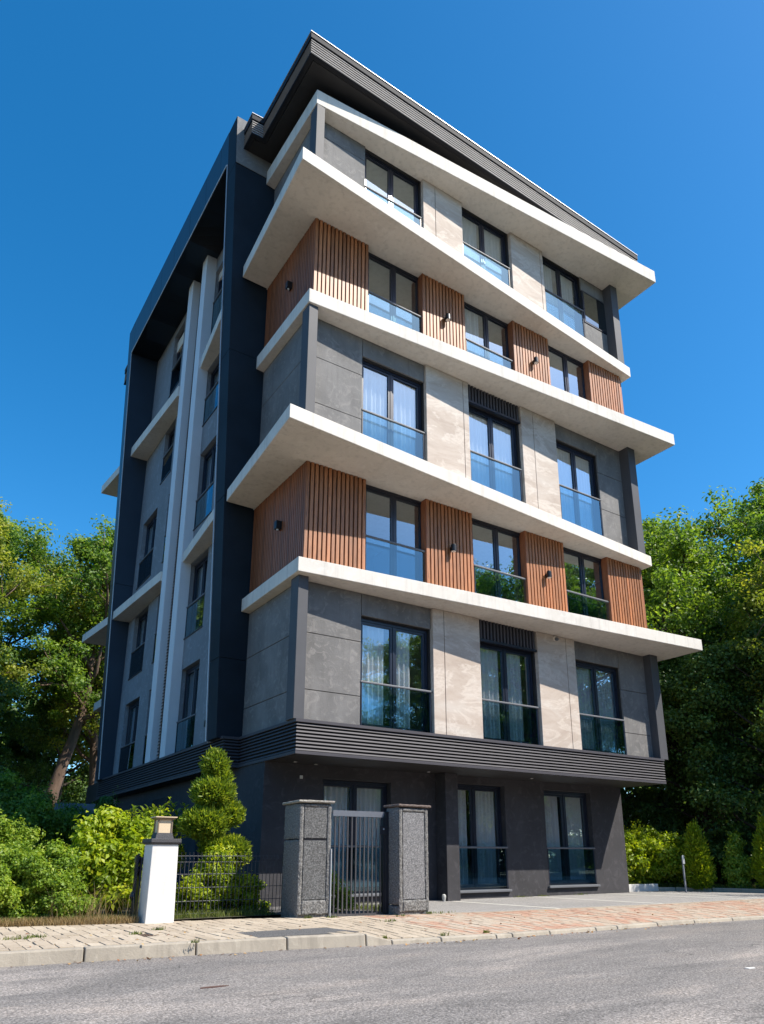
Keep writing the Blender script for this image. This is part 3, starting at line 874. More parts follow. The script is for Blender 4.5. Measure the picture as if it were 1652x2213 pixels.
tr = [(tx(3.5) + 0.35, 3.69, 3.60), (tx(3.5) + 0.03, 3.69, 3.58)] + tr[1:]
tr.append((tx(21.0) - 0.012, 3.75, 21.0)); tr.append((tx(21.27) - 0.012, 14.44, 21.26))
MB().tube(tr, 0.018, 6).build('edge_trim', ALU, fr)
MB().tube([(tx(21.25) - 0.01, 14.46, 21.24), (tx(12) - 0.01, 14.48, 12), (tx(3.6) - 0.01, 14.48, 3.6)], 0.018, 6).build('edge_trim', ALU, fr)
MB().box(tx(3.6) - 0.06, tx(3.6) - 0.01, 3.70, 3.78, 3.95, 4.10).build('junction_box', LAMPM, fr)

# --- louvred bands (ground floor band and roof fascia)
def offset(path, d):
    out = []
    for i, p in enumerate(path):
        p = Vector(p)
        dirs = []
        if i > 0: dirs.append((p - Vector(path[i-1])).normalized())
        if i < len(path) - 1: dirs.append((Vector(path[i+1]) - p).normalized())
        ns = [Vector((-q.y, q.x)) for q in dirs]       # left normal = outwards for our right-to-left paths
        if len(ns) == 1: n = ns[0]
        else:
            n = (ns[0] + ns[1]).normalized(); n = n / max(0.3, n.dot(ns[0]))
        out.append(p + n * d)
    return out
def band(name, path, z0, z1, n, mt, lip_t, lip_b, core_m, proud=0.055, cap_h=0.05, parent=bld, ratio=0.45, sgn=1, cap_m=None, edge_m=None):
    path = [Vector(p) for p in path]
    o0 = offset(path, 0.0 * sgn); oin = offset(path, -0.09 * sgn); ocore = offset(path, 0.0)
    root = None
    for i in range(len(path) - 1):
        b = MB(); a, c = i, i + 1
        b.hexa([(*ocore[a], z0), (*ocore[c], z0), (*oin[c], z0), (*oin[a], z0), (*ocore[a], z1), (*ocore[c], z1), (*oin[c], z1), (*oin[a], z1)])
        r = b.build(name, core_m, parent)
        ou = offset(path, proud * sgn); ol = offset(path, (proud + 0.02) * sgn)
        step = (z1 - z0 - lip_b - cap_h) / n
        for k in range(n):
            lo = z0 + lip_b + k * step + step * 0.15; hi = lo + step * ratio
            hexa = MB().hexa([(*ou[a], lo - 0.0), (*ou[c], lo - 0.0), (*ocore[c], lo + 0.01), (*ocore[a], lo + 0.01),
                              (*offset(path, proud*0.75*sgn)[a], hi), (*offset(path, proud*0.75*sgn)[c], hi), (*ocore[c], hi + 0.012), (*ocore[a], hi + 0.012)])
            hexa.build('louvre_slat', mt, r)
        MB().hexa([(*ol[a], z1 - cap_h), (*ol[c], z1 - cap_h), (*ocore[c], z1 - cap_h), (*ocore[a], z1 - cap_h),
                   (*ol[a], z1 + 0.012), (*ol[c], z1 + 0.012), (*ocore[c], z1 + 0.012), (*ocore[a], z1 + 0.012)]).build('cap_flashing', cap_m or mt, r)
        if edge_m:
            MB().hexa([(*offset(path, (proud + 0.04) * sgn)[a], z1 + 0.012), (*offset(path, (proud + 0.04) * sgn)[c], z1 + 0.012), (*ocore[c], z1 + 0.012), (*ocore[a], z1 + 0.012),
                       (*offset(path, (proud + 0.04) * sgn)[a], z1 + 0.03), (*offset(path, (proud + 0.04) * sgn)[c], z1 + 0.03), (*ocore[c], z1 + 0.03), (*ocore[a], z1 + 0.03)]).build('edge_trim', edge_m, r)
        MB().hexa([(*ou[a], z0 - 0.012), (*ou[c], z0 - 0.012), (*ocore[c], z0 - 0.012), (*ocore[a], z0 - 0.012),
                   (*ou[a], z0 + lip_b), (*ou[c], z0 + lip_b), (*ocore[c], z0 + lip_b), (*ocore[a], z0 + lip_b)]).build('bottom_flashing', cap_m or mt, r)

# path runs from the right end of the front, round the corner and back along the side
band('louvre_band', [(11.60, 0.02), (0.05, 0.03), (0.05, 2.98), (-0.34, 2.98), (-0.34, 15.3)], 2.955, 3.63, 8, LOUV, True, 0.05, LOUVD)
band('roof_louvre', [(12.76, -0.31), (-0.50, -0.44), (-0.56, 2.46), (-0.90, 2.48), (-0.90, 3.04)], 21.09, 21.79, 6, LOUVR, True, 0.02, LOUVD, cap_h=0.17, cap_m=CAPM, edge_m=ALU, ratio=0.46)
band('roof_louvre', [(-0.90, 15.12), (-0.90, 16.6)], 21.09, 21.79, 6, LOUVR, True, 0.02, LOUVD, cap_h=0.17, cap_m=CAPM, edge_m=ALU, ratio=0.46)
# dark upstand over the roof slats, soffits and roof plate
MB().prism([(12.70, -0.22), (-0.40, -0.34), (-0.46, 2.56), (-0.80, 2.58), (-0.80, 3.04), (0.1, 3.04), (0.1, 15.1), (-0.8, 15.12), (-0.8, 16.5), (12.7, 18.4)][::-1], 21.085, 21.78).build('roof', SOFF, bld)
MB().box(0.13, XR, 0.25, 0.5, 20.69, 21.09).build('attic_wall', SOFF, bld)
MB().box(0.13, 0.4, 0.5, 3.0, 20.69, 21.09).build('attic_wall', SOFF, bld)
MB().prism([(11.58, 0.06), (11.58, 17.9), (-0.20, 17.9), (-0.28, 15.2), (-0.28, 3.02), (0.09, 3.02), (0.09, 0.07)], 2.944, 3.62).build('overhang', SOFF, bld)

# --- ground floor
gf = MB()
ops = [(1.46, 3.28, 0.2, 2.66), (5.0, 6.87, 0.2, 2.76), (8.31, 10.16, 0.25, 2.74)]
wall_boxes(gf, 0.03, 11.49, -0.1, 2.944, ops, lambda p, q, lo, hi: gf.box(p, q, 1.5, 1.8, lo, hi))
gf.build('ground_floor_wall', CHAR, bld)
MB().box(0.03, 0.3, 1.8, 15.0, -0.1, 2.944).build('ground_floor_wall', CHAR, bld)
MB().box(11.2, 11.49, 1.8, 17.0, -0.1, 2.944).build('ground_floor_wall', CHAR, bld)
MB().box(0.3, 11.2, 16.8, 17.0, -0.1, 2.944).build('ground_floor_wall', CHAR, bld)
MB().box(4.60, 4.985, 1.1, 1.498, -0.1, 2.944).build('pier', CHAR, bld, bevel=0.01)
for a, b, z0, z1 in ops:
    window('f', a + 0.01, b - 0.01, z0 + 0.01, z1 - 0.01, 1.5, 1.21, [(0.02, 0.42), (0.54, 0.93)] if a > 4 else [(0.02, 0.95)], rec=0.16)
    MB().box(a - 0.05, b + 0.05, 1.42, 1.52, z0 - 0.06, z0 - 0.004).build('window_ledge', RAIL, bld, bevel=0.01)
# two side windows low on the left, half hidden by the hedge
for a0 in (3.9, 8.0):
    MB().box(0.0, 0.03, a0, a0 + 1.5, 0.9, 2.6).build('side_shutter', WFRAME, bld)
MB().box(-0.12, 0.02, 13.9, 15.2, -0.1, 2.9).build('corner_pier', SLAB, bld)

# small fittings
for x, y in ((0.58, 1.16), (1.16, 1.30), (4.13, 1.14), (7.3, 0.9)):
    d = MB().tube([(0, 0, 0), (0, 0, -0.012)], 0.055, 14).build('downlight', RAIL, bld, (x, y, 2.944))
    MB().tube([(0, 0, -0.012), (0, 0, -0.016)], 0.035, 12).build('lens', WHITE, d)
MB().box(-0.035, 0.035, -0.02, 0.0, -0.035, 0.035).build('wall_sensor', WHITE, bld, (0.91, 1.5, 2.66), bevel=0.006)
sc = MB().tube([(0, 0, 0), (0, -0.04, 0), (0, -0.055, 0)], [0.07, 0.07, 0.05], 14).build('security_camera', SLAB, bld, (7.74, 0.18, 6.64))
MB().tube([(0, -0.04, -0.02), (-0.02, -0.11, -0.05)], [0.05, 0.045], 12).build('camera_eye', RAIL, sc)
def round_lamp(x, y, z):
    o = MB().tube([(0, -0.12, -0.09), (0, -0.12, 0.07), (0, -0.12, 0.10)], [0.075, 0.07, 0.055], 14).build('wall_lamp', LAMPM, bld, (x, y, z), smooth=False)
    MB().box(-0.03, 0.03, -0.06, 0.04, -0.04, 0.05).build('bracket', LAMPM, o)
    MB().tube([(0, -0.12, -0.085), (0, -0.12, -0.095)], 0.06, 12).build('lamp_lens', WHITE, o)
for x, z in ((4.13, 8.34), (7.45, 8.36), (4.15, 15.28), (7.51, 15.30)): round_lamp(x, 0.07, z)
for y, z in ((1.31, 8.40), (1.37, 15.31)):
    o = MB().box(-0.14, 0.0, -0.065, 0.065, -0.10, 0.10).build('wall_lamp', LAMPM, bld, (0.05, y, z), bevel=0.006)
    MB().tube([(-0.08, 0, -0.10), (-0.08, 0, -0.13)], 0.025, 10).build('lamp_lens', WHITE, o)

# ------------------------------------------------------------------ gate, pillars, fence
def stone_pillar(loc, w, d, h, rz, split, panels, mt_p, cap_m, label):
    root = empty('gate_pillar', loc, label, 'gate pillar', 'stone pillars either side of the gate', rz)
    zs = [0] + split + [h]
    for lo, hi in zip(zs[:-1], zs[1:]):
        rough_box(0, w, 0.022, d, lo - (0.1 if lo == 0 else -0.004), hi - 0.004, STONE, 'stone_block', root, 0.008, 0.04, lo)
    # front face: raised border with recessed dressed panels
    bd = 0.075
    lo0, hi0 = panels[0][0], panels[-1][1]
    rough_box(0.0, bd, -0.008, 0.03, 0.05, h - 0.02, STONE, 'dressed_border', root, 0.006, 0.025, 1)
    rough_box(w - bd, w, -0.008, 0.03, 0.05, h - 0.02, STONE, 'dressed_border', root, 0.006, 0.025, 2)
    rough_box(bd, w - bd, -0.016, 0.03, 0.05, lo0 - 0.004, STONE, 'dressed_border', root, 0.012, 0.02, 3)
    rough_box(bd, w - bd, -0.008, 0.03, hi0 + 0.004, h - 0.02, STONE, 'dressed_border', root, 0.006, 0.02, 4)
    for a, c in panels:
        MB().box(bd + 0.016, w - bd - 0.016, 0.006, 0.03, a + 0.01, c - 0.01).build('dressed_panel', mt_p, root, bevel=0.004)
    MB().box(bd + 0.004, w - bd - 0.004, 0.024, 0.031, lo0 + 0.002, hi0 - 0.002).build('panel_groove', LOUVD, root)
    rough_box(-0.045, w + 0.045, -0.05, d + 0.04, h, h + 0.045, cap_m, 'coping', root, 0.004, 0.02, 5, 0.010)
    return root
stone_pillar((-0.51, -1.33, 0), 0.60, 0.80, 1.90, -0.10, [1.28], [(0.28, 1.27), (1.29, 1.83)], STONEP, STONEC,
             'left grey stone gate pillar with two combed panels, made of two stacked blocks')
stone_pillar((1.29, -1.76, 0), 0.68, 0.40, 1.87, 0.05, [0.16], [(0.25, 1.78)], STONEG, BROWNC,
             'right grey stone gate pillar with one tall speckled panel beside the parking court')

gate = empty('garden_gate', (0.10, -1.40, 0), 'dark metal garden gate of thin upright bars between two stone pillars', 'gate')
for i in range(12):
    MB().box(-0.011, 0.011, -0.011, 0.011, 0.03, 1.69).build('bar', GATEM, gate, (0.055 + i * 0.087, 0, 0)) if i == 0 else None
bar_me = [c for c in gate.children][0].data
for i in range(1, 12): link('bar', bar_me, gate, (0.055 + i * 0.087, 0, 0))
MB().hexa([(0.0, -0.02, 1.685), (1.06, -0.02, 1.685), (1.06, 0.02, 1.685), (0, 0.02, 1.685), (0.0, -0.02, 1.785), (1.10, -0.02, 1.785), (1.10, 0.02, 1.785), (0, 0.02, 1.785)]).build('top_rail', GATETOP, gate)
MB().box(0.0, 1.1, -0.016, 0.016, 0.012, 0.035).build('bottom_rail', GATEM, gate)
MB().box(-0.024, -0.008, -0.02, 0.02, 0.0, 1.12).build('hinge_stile', ALU, gate)
MB().box(1.105, 1.20, -0.04, 0.05, 0.0, 1.79).build('lock_post', DMETAL, gate, bevel=0.006)
MB().box(1.055, 1.10, -0.03, 0.03, 0.02, 1.684).build('lock_stile', DMETAL, gate)
lb = MB().box(0.985, 1.13, -0.05, -0.022, 1.38, 1.53).build('lock_case', DMETAL, gate, bevel=0.006)
MB().tube([(1.05, -0.05, 1.475), (1.05, -0.062, 1.475)], 0.014, 12).build('keyhole', ALU, lb)

fence = empty('wire_fence', (-2.42, -0.20, 0), 'low dark welded wire fence between the white post and the left stone pillar', 'fence')
FL = 2.20
wm = MB().tube([(0, 0, 0.04), (0, 0, 0.90), (0, -0.035, 0.95), (0, 0, 1.0), (0, 0, 1.06)], 0.006, 5).mesh('upright_wire', WIRE)
for i in range(31): link('upright_wire', wm, fence, (0.02 + i * 0.0725, 0, 0))
for z in (0.06, 0.26, 0.48, 0.70, 0.90, 1.0):
    MB().tube([(0, 0.008, z), (FL, 0.008, z)], 0.0055, 5).build('cross_wire', WIRE, fence)
MB().box(2.17, 2.23, -0.02, 0.04, -0.05, 1.07).build('fence_post', DMETAL, fence, bevel=0.004)
MB().box(0.0, 0.05, -0.02, 0.04, -0.05, 1.07).build('fence_post', DMETAL, fence, bevel=0.004)

wp = empty('lantern_post', (-2.69, -0.73, 0), 'square white rendered post with dark cap between the hedge and the wire fence', 'gate post')
MB().hexa([(-0.23, -0.22, -0.05), (0.225, -0.22, -0.05), (0.225, 0.22, -0.05), (-0.23, 0.22, -0.05),
           (-0.22, -0.215, 1.18), (0.20, -0.215, 1.18), (0.20, 0.215, 1.18), (-0.22, 0.215, 1.18)]).build('shaft', WHITE, wp, bevel=0.01)
MB().hexa([(-0.235, -0.23, 1.18), (0.215, -0.23, 1.18), (0.215, 0.23, 1.18), (-0.235, 0.23, 1.18),
           (-0.255, -0.25, 1.20), (0.235, -0.25, 1.20), (0.235, 0.25, 1.20), (-0.255, 0.25, 1.20)]).build('cap_skirt', ANTH, wp)
MB().box(-0.255, 0.235, -0.25, 0.25, 1.203, 1.268).build('cap', ANTH, wp, bevel=0.01)
lt = empty('garden_lantern', (-2.70, -0.73, 1.27), 'small square beige lantern standing on the white post', 'lantern')
MB().hexa([(-0.15, -0.13, 0), (0.15, -0.13, 0), (0.15, 0.13, 0), (-0.15, 0.13, 0), (-0.125, -0.11, 0.09), (0.125, -0.11, 0.09), (0.125, 0.11, 0.09), (-0.125, 0.11, 0.09)]).build('base', ANTH, lt)
MB().box(-0.105, 0.105, -0.095, 0.095, 0.09, 0.30).build('shade', BEIGE, lt)
for sx in (-1, 1):
    for sy in (-1, 1):
        MB().box(sx*0.112 - 0.01, sx*0.112 + 0.01, sy*0.10 - 0.01, sy*0.10 + 0.01, 0.09, 0.30).build('corner_bar', BRONZE, lt)
MB().hexa([(-0.14, -0.125, 0.30), (0.14, -0.125, 0.30), (0.14, 0.125, 0.30), (-0.14, 0.125, 0.30), (-0.175, -0.155, 0.33), (0.175, -0.155, 0.33), (0.175, 0.155, 0.33), (-0.175, 0.155, 0.33)]).build('cornice', BRONZE, lt)
MB().box(-0.175, 0.175, -0.155, 0.155, 0.332, 0.347).build('roof', BEIGE, lt)

og = empty('folded_metal_gate', (-2.97, -0.50, 0), 'black folded metal gate leaf wrapped in plastic behind the white post', 'gate leaf')
MB().box(-0.06, -0.02, -0.03, 0.03, 0.0, 1.02).build('leaf_frame', DMETAL, og, bevel=0.004)
MB().box(0.02, 0.05, -0.02, 0.28, 0.05, 0.98).build('leaf_frame', DMETAL, og, bevel=0.004)
b = MB(); R2 = random.Random(3)
b.tube([(-0.01, 0.06, 0.62), (0.0, 0.08, 0.80), (-0.02, 0.05, 0.9), (0.01, 0.09, 0.98), (0.0, 0.06, 1.03)], [0.02, 0.06, 0.045, 0.065, 0.02], 9)
b.tube([(-0.04, 0.0, 0.25), (-0.07, -0.02, 0.38), (-0.03, 0.02, 0.5)], [0.02, 0.045, 0.015], 7)
b.build('plastic_wrap', plain('black_plastic', (0.02, 0.02, 0.03), 0.15, 0, 0.1, 3, 60, 0.6), og)

mp = empty('marker_post', (12.92, 0.66, 0.0), 'slim pale grey marker post beside the first cone shaped shrub', 'marker post')
MB().box(-0.02, 0.02, -0.02, 0.02, 0, 1.0).build('post', plain('grey_paint', (0.20, 0.215, 0.25), 0.5), mp, bevel=0.005)
MB().box(-0.045, 0.045, -0.04, -0.021, 0.78, 1.02).build('plate', plain('pale_paint', (0.34, 0.36, 0.39), 0.5), mp, bevel=0.005)
sb = MB().tube([(0, 0, 0), (0, 0, 0.10), (0, 0, 0.14), (0, 0, 0.16)], [0.03, 0.05, 0.045, 0.02], 12).build('ground_spike_light', plain('pale_plastic', (0.42, 0.42, 0.4), 0.5), None, (4.45, 1.05, 0))
tag(sb, 'small round pale ground light at the foot of the charcoal pier', 'garden light')
gw = tag(MB().box(-0.55, 0.55, -0.1, 0.1, -0.6, 0.6).build('garden_wall', plain('blue_grey_render', (0.16, 0.18, 0.21), 0.8, 0, 0.2), None, (-1.95, 10.6, 1.9)),
         'short blue grey wall between the tree trunk and the building', 'garden wall')

# ------------------------------------------------------------------ vegetation
def leaf_mesh(name, P, N, size, mt, tint, aspect=0.55, rng=None, extra=None, droop=0.0):
    """P centres (n,3), N leaf normals (n,3), size (n,) -> one mesh of rhombic leaves bent along the midrib"""
    n = len(P)
    N = N / (np.linalg.norm(N, axis=1, keepdims=True) + 1e-9)
    rv = rng.normal(size=(n, 3))
    if extra is not None: rv = rv * 0.45 + extra
    T = rv - N * np.sum(rv * N, 1, keepdims=True)
    T /= np.linalg.norm(T, axis=1, keepdims=True) + 1e-9
    Bn = np.cross(N, T)
    s = size[:, None]
    v = np.empty((n, 4, 3))
    v[:, 0] = P - T * s * 0.5
    v[:, 1] = P + Bn * s * aspect * 0.5 + N * s * 0.10 - T * s * 0.05
    v[:, 2] = P + T * s * 0.5 - np.array([0, 0, 1]) * s * droop
    v[:, 3] = P - Bn * s * aspect * 0.5 + N * s * 0.10 - T * s * 0.05
    me = bpy.data.meshes.new(name)
    me.vertices.add(n * 4); me.vertices.foreach_set('co', v.reshape(-1).astype(np.float32))
    tri = np.array([[0, 1, 2], [0, 2, 3]])
    idx = (np.arange(n)[:, None, None] * 4 + tri[None]).reshape(-1)
    me.loops.add(len(idx)); me.loops.foreach_set('vertex_index', idx.astype(np.int32))
    me.polygons.add(n * 2)
    me.polygons.foreach_set('loop_start', (np.arange(n * 2) * 3).astype(np.int32))
    me.polygons.foreach_set('loop_total', np.full(n * 2, 3, dtype=np.int32))
    a = me.attributes.new('tint', 'FLOAT', 'FACE'); a.data.foreach_set('value', np.repeat(tint, 2).astype(np.float32))
    me.materials.append(mt); me.update(); me.validate()
    return me

def clump_leaves(rng, C, rad, per, size, flat=0.65, up=0.5, centre=None, clump_tint=0.22):
    """leaves spread through ellipsoidal clumps; denser towards each clump's skin"""
    n = len(C); tot = n * per
    ci = np.repeat(np.arange(n), per)
    d = rng.normal(size=(tot, 3)); d /= np.linalg.norm(d, axis=1, keepdims=True)
    r = rng.random(tot) ** 0.45 * (0.75 + 0.45 * rng.random(tot))
    off = d * r[:, None] * rad[ci][:, None]; off[:, 2] *= flat
    P = C[ci] + off
    N = d * 0.9 + rng.normal(size=(tot, 3)) * 0.5; N[:, 2] += up * 0.8
    ct = rng.random(n)
    t = np.clip(0.5 + (ct[ci] - 0.5) * clump_tint * 2 + rng.normal(size=tot) * 0.17, 0, 1)
    sz = size * (0.7 + 0.6 * rng.random(tot))
    return P, N, sz, t

def tree_parts(seed, H, Rc, base, trunk_r, limbs=15, subs=6, per=180, leaf=0.17, lean=(0, 0), clump=0.8, top_narrow=0.5, mt=None, bark=None, spread=0.45):
    rng = np.random.default_rng(seed)
    tb = MB(); C = []
    def ax(h): return Vector((lean[0]*h/H + 0.25*math.sin(h*0.55 + seed), lean[1]*h/H + 0.2*math.cos(h*0.4 + seed*2) - 0.2*math.cos(seed*2), h))
    hs = np.linspace(0, H*0.93, 12)
    tb.tube([ax(h) - Vector((0, 0, 0.4 if i == 0 else 0)) for i, h in enumerate(hs)],
            [trunk_r * (1.35 if i == 0 else 1) * (1 - 0.9 * (h / H) ** 0.9) + 0.012 for i, h in enumerate(hs)], 10)
    for i in range(limbs):
        f = (i + 0.5) / limbs
        h0 = base + (H * 0.9 - base) * f ** 1.05 * 0.93
        prof = math.sin(math.pi * min(1, (0.16 + f * (1 - top_narrow * 0.3)))) ** 0.55
        L = Rc * max(0.3, prof) * rng.uniform(0.75, 1.12)
        az = i * 2.4 + rng.uniform(-0.4, 0.4)
        upk = spread + 0.75 * f
        D = Vector((math.cos(az), math.sin(az), upk)).normalized()
        p = ax(h0); pts = [p.copy()]
        for s in range(5):
            D = (D + Vector(rng.normal(size=3) * 0.16) + Vector((0, 0, 0.05))).normalized()
            p = p + D * L / 5; pts.append(p.copy())
        r0 = trunk_r * 0.42 * (1 - 0.6 * f)
        tb.tube(pts, [r0 * (1 - 0.8 * k / 5) + 0.008 for k in range(6)], 6)
        for s in range(subs):
            k = rng.uniform(1.6, 5); a = pts[int(k)]; b = pts[min(5, int(k) + 1)]
            q = a.lerp(b, k - int(k))
            dd = (D * 0.5 + Vector(rng.normal(size=3)) * 0.85 + Vector((0, 0, 0.25))).normalized()
            l2 = L * rng.uniform(0.18, 0.40)
            e = q + dd * l2; mid = q + dd * l2 * 0.5 + Vector(rng.normal(size=3)) * 0.06
            tb.tube([q, mid, e], [r0 * 0.3 + 0.006, r0 * 0.2 + 0.005, 0.006], 4)
            C.append(e); 
            if rng.random() < 0.6: C.append(mid)
        C.append(pts[-1]); C.append(pts[-1].lerp(pts[-2], 0.6))
    for k in range(5): C.append(ax(H * (0.90 + 0.02 * k)) + Vector(rng.normal(size=3)) * 0.35)
    C = np.array([tuple(c) for c in C])
    rad = clump * (0.55 + 0.75 * rng.random(len(C)))
    P, N, sz, t = clump_leaves(rng, C, rad, per, leaf)
    cm = leaf_mesh('crown', P, N, sz, mt, t, 0.62, rng)
    return tb.mesh('trunk', bark, True), cm

L_TREE = leafmat('leaf_green', (0.045, 0.105, 0.020), (0.15, 0.25, 0.038), (0.32, 0.41, 0.055), 0.50, 0.5)
L_OLIVE = leafmat('leaf_olive', (0.085, 0.130, 0.022), (0.24, 0.285, 0.042), (0.42, 0.42, 0.06), 0.50, 0.5)
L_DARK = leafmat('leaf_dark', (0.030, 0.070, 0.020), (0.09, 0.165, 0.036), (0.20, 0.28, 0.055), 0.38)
L_LIME = leafmat('leaf_lime', (0.11, 0.18, 0.014), (0.28, 0.37, 0.020), (0.50, 0.50, 0.03), 0.48)
L_BUSH = leafmat('leaf_bush', (0.08, 0.15, 0.020), (0.21, 0.32, 0.036), (0.38, 0.43, 0.05), 0.45)
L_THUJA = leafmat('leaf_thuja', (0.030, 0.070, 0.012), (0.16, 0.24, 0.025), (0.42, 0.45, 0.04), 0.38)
L_DRY = leafmat('dry_grass_blade', (0.20, 0.13, 0.06), (0.32, 0.23, 0.12), (0.42, 0.33, 0.18), 0.3, 0.8)
L_GRASS = leafmat('green_grass_blade', (0.05, 0.08, 0.015), (0.11, 0.15, 0.03), (0.22, 0.22, 0.06), 0.35, 0.7)

kinds = {
 'broad': tree_parts(11, 15.0, 5.0, 4.6, 0.31, 22, 11, 112, 0.16, (1.5, 0), 0.68, mt=L_TREE, bark=BARK),
 'olive': tree_parts(23, 13.5, 4.8, 2.6, 0.24, 22, 11, 112, 0.15, (-0.3, 0.3), 0.66, mt=L_OLIVE, bark=BARK),
 'green': tree_parts(37, 15.5, 5.4, 3.0, 0.30, 24, 11, 116, 0.165, (0.2, 0.5), 0.72, mt=L_TREE, bark=BARKD),
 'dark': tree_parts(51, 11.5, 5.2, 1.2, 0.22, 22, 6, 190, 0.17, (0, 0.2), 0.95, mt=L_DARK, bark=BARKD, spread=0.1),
}
def plant_tree(kind, x, y, z, sc, rz, label, group, sz=None):
    tm, cm = kinds[kind]
    e = empty({'dark': 'understorey_tree'}.get(kind, 'broadleaf_tree'), (x, y, z), label, 'tree', group, rz)
    e.scale = (sc, sc, sz or sc)
    link('trunk', tm, e); link('crown', cm, e)
    return e
GL = 'trees on the slope left of the building'; GR = 'trees behind the parking court on the right'
plant_tree('broad', 0.9, 32.0, 3.0, 1.17, -0.585, 'tall green tree with a bare leaning brown trunk, just left of the building', GL)
plant_tree('olive', -6.6, 29.0, 2.9, 1.22, 0.5, 'olive green tree reaching in at the far left edge of the photo', GL)
plant_tree('green', -4.0, 36.0, 3.0, 1.22, 1.4, 'green tree filling the skyline between the olive tree and the bare trunked tree', GL)
plant_tree('olive', 3.2, 35.0, 3.0, 1.28, 3.0, 'yellow green tree whose top just shows beside the building frame', GL)
plant_tree('green', -9.0, 38.0, 3.0, 1.30, 4.2, 'tall green tree at the back left, behind the olive tree', GL)
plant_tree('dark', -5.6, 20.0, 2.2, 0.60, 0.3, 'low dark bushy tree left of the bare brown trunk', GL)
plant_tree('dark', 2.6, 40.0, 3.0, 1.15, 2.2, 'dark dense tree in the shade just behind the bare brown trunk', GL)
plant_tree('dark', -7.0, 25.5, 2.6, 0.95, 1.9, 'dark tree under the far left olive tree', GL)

plant_tree('green', 20.4, 5.6, 0.8, 0.96, 0.2, 'tall green tree standing right against the end of the building', GR)
plant_tree('broad', 24.2, 6.6, 1.4, 1.02, 1.2, 'green tree with the rounded top in the middle of the right skyline', GR)
plant_tree('green', 23.4, -1.2, 1.0, 1.02, 2.5, 'tallest tree on the right, cut off by the right edge of the photo', GR)
plant_tree('olive', 19.6, -0.6, 0.6, 0.86, 4.4, 'bright yellow green tree in front at the far right edge', GR)
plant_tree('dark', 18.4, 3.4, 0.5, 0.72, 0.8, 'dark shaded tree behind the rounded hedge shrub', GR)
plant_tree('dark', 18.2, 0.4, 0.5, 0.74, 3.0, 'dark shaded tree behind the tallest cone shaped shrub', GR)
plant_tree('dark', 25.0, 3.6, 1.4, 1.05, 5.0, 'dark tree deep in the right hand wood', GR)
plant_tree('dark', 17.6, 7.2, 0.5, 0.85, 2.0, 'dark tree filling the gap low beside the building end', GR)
plant_tree('broad', 29.0, 3.0, 1.7, 1.2, 0.7, 'far green tree behind the tallest right hand tree', GR)

# trees across the street, which the windows mirror
GS = 'trees across the street'
for k, x, y, s, r, lb in (('broad', 24.0, -18.0, 1.28, 0.8, 'tall tree close to the far kerb facing the timber floors'), ('green', 31.5, -19.5, 1.42, 3.3, 'tallest tree across the street near the far kerb'), ('green', 24.5, -25.0, 0.95, 0.3, 'street side tree opposite the parking court'), ('broad', 22.5, -25.0, 1.1, 1.9, 'tall tree across the street to the right of the court'),
                          ('olive', 29.0, -26.0, 1.15, 2.7, 'olive green tree across the street further right'), ('green', 36.0, -25.0, 1.35, 4.0, 'large tree across the street at the right end'),
                          ('dark', 19.0, -28.0, 0.9, 1.1, 'dark tree behind the street side trees'), ('broad', 6.5, -29.0, 0.8, 5.2, 'smaller tree across the street facing the gate')):
    plant_tree(k, x, y, -0.1, s, r, lb, GS)

def foliage_belt(name, x0, y0, x1, y1, depth, h, n, leaf, mt, seed, label, z=0):
    """far wood that reads as one mass: clumps filling a long lumpy volume"""
    rng = np.random.default_rng(seed)
    t = rng.random(n); c = np.stack([x0 + (x1-x0)*t, y0 + (y1-y0)*t], 1) + rng.normal(size=(n, 2)) * depth
    top = h * (0.72 + 0.2*np.sin(t*23 + seed) + 0.12*np.sin(t*61))
    C = np.concatenate([c, (z + top * rng.random(n) ** 0.7)[:, None]], 1)
    P, N, sz, tt = clump_leaves(rng, C, 1.1 * (0.6 + 0.8*rng.random(n)), 110, leaf, 0.75)
    return tag(link(name, leaf_mesh(name, P, N, sz, mt, tt, 0.7, rng)), label, 'woodland', kind='stuff')
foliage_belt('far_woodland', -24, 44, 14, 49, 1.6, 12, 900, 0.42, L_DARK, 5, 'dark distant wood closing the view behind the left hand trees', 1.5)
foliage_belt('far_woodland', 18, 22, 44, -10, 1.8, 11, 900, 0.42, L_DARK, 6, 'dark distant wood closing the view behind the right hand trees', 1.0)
foliage_belt('far_woodland', -30, -34, 60, -32, 1.6, 9.5, 1300, 0.42, L_DARK, 8, 'belt of woodland across the street mirrored in the lower windows', -0.2)

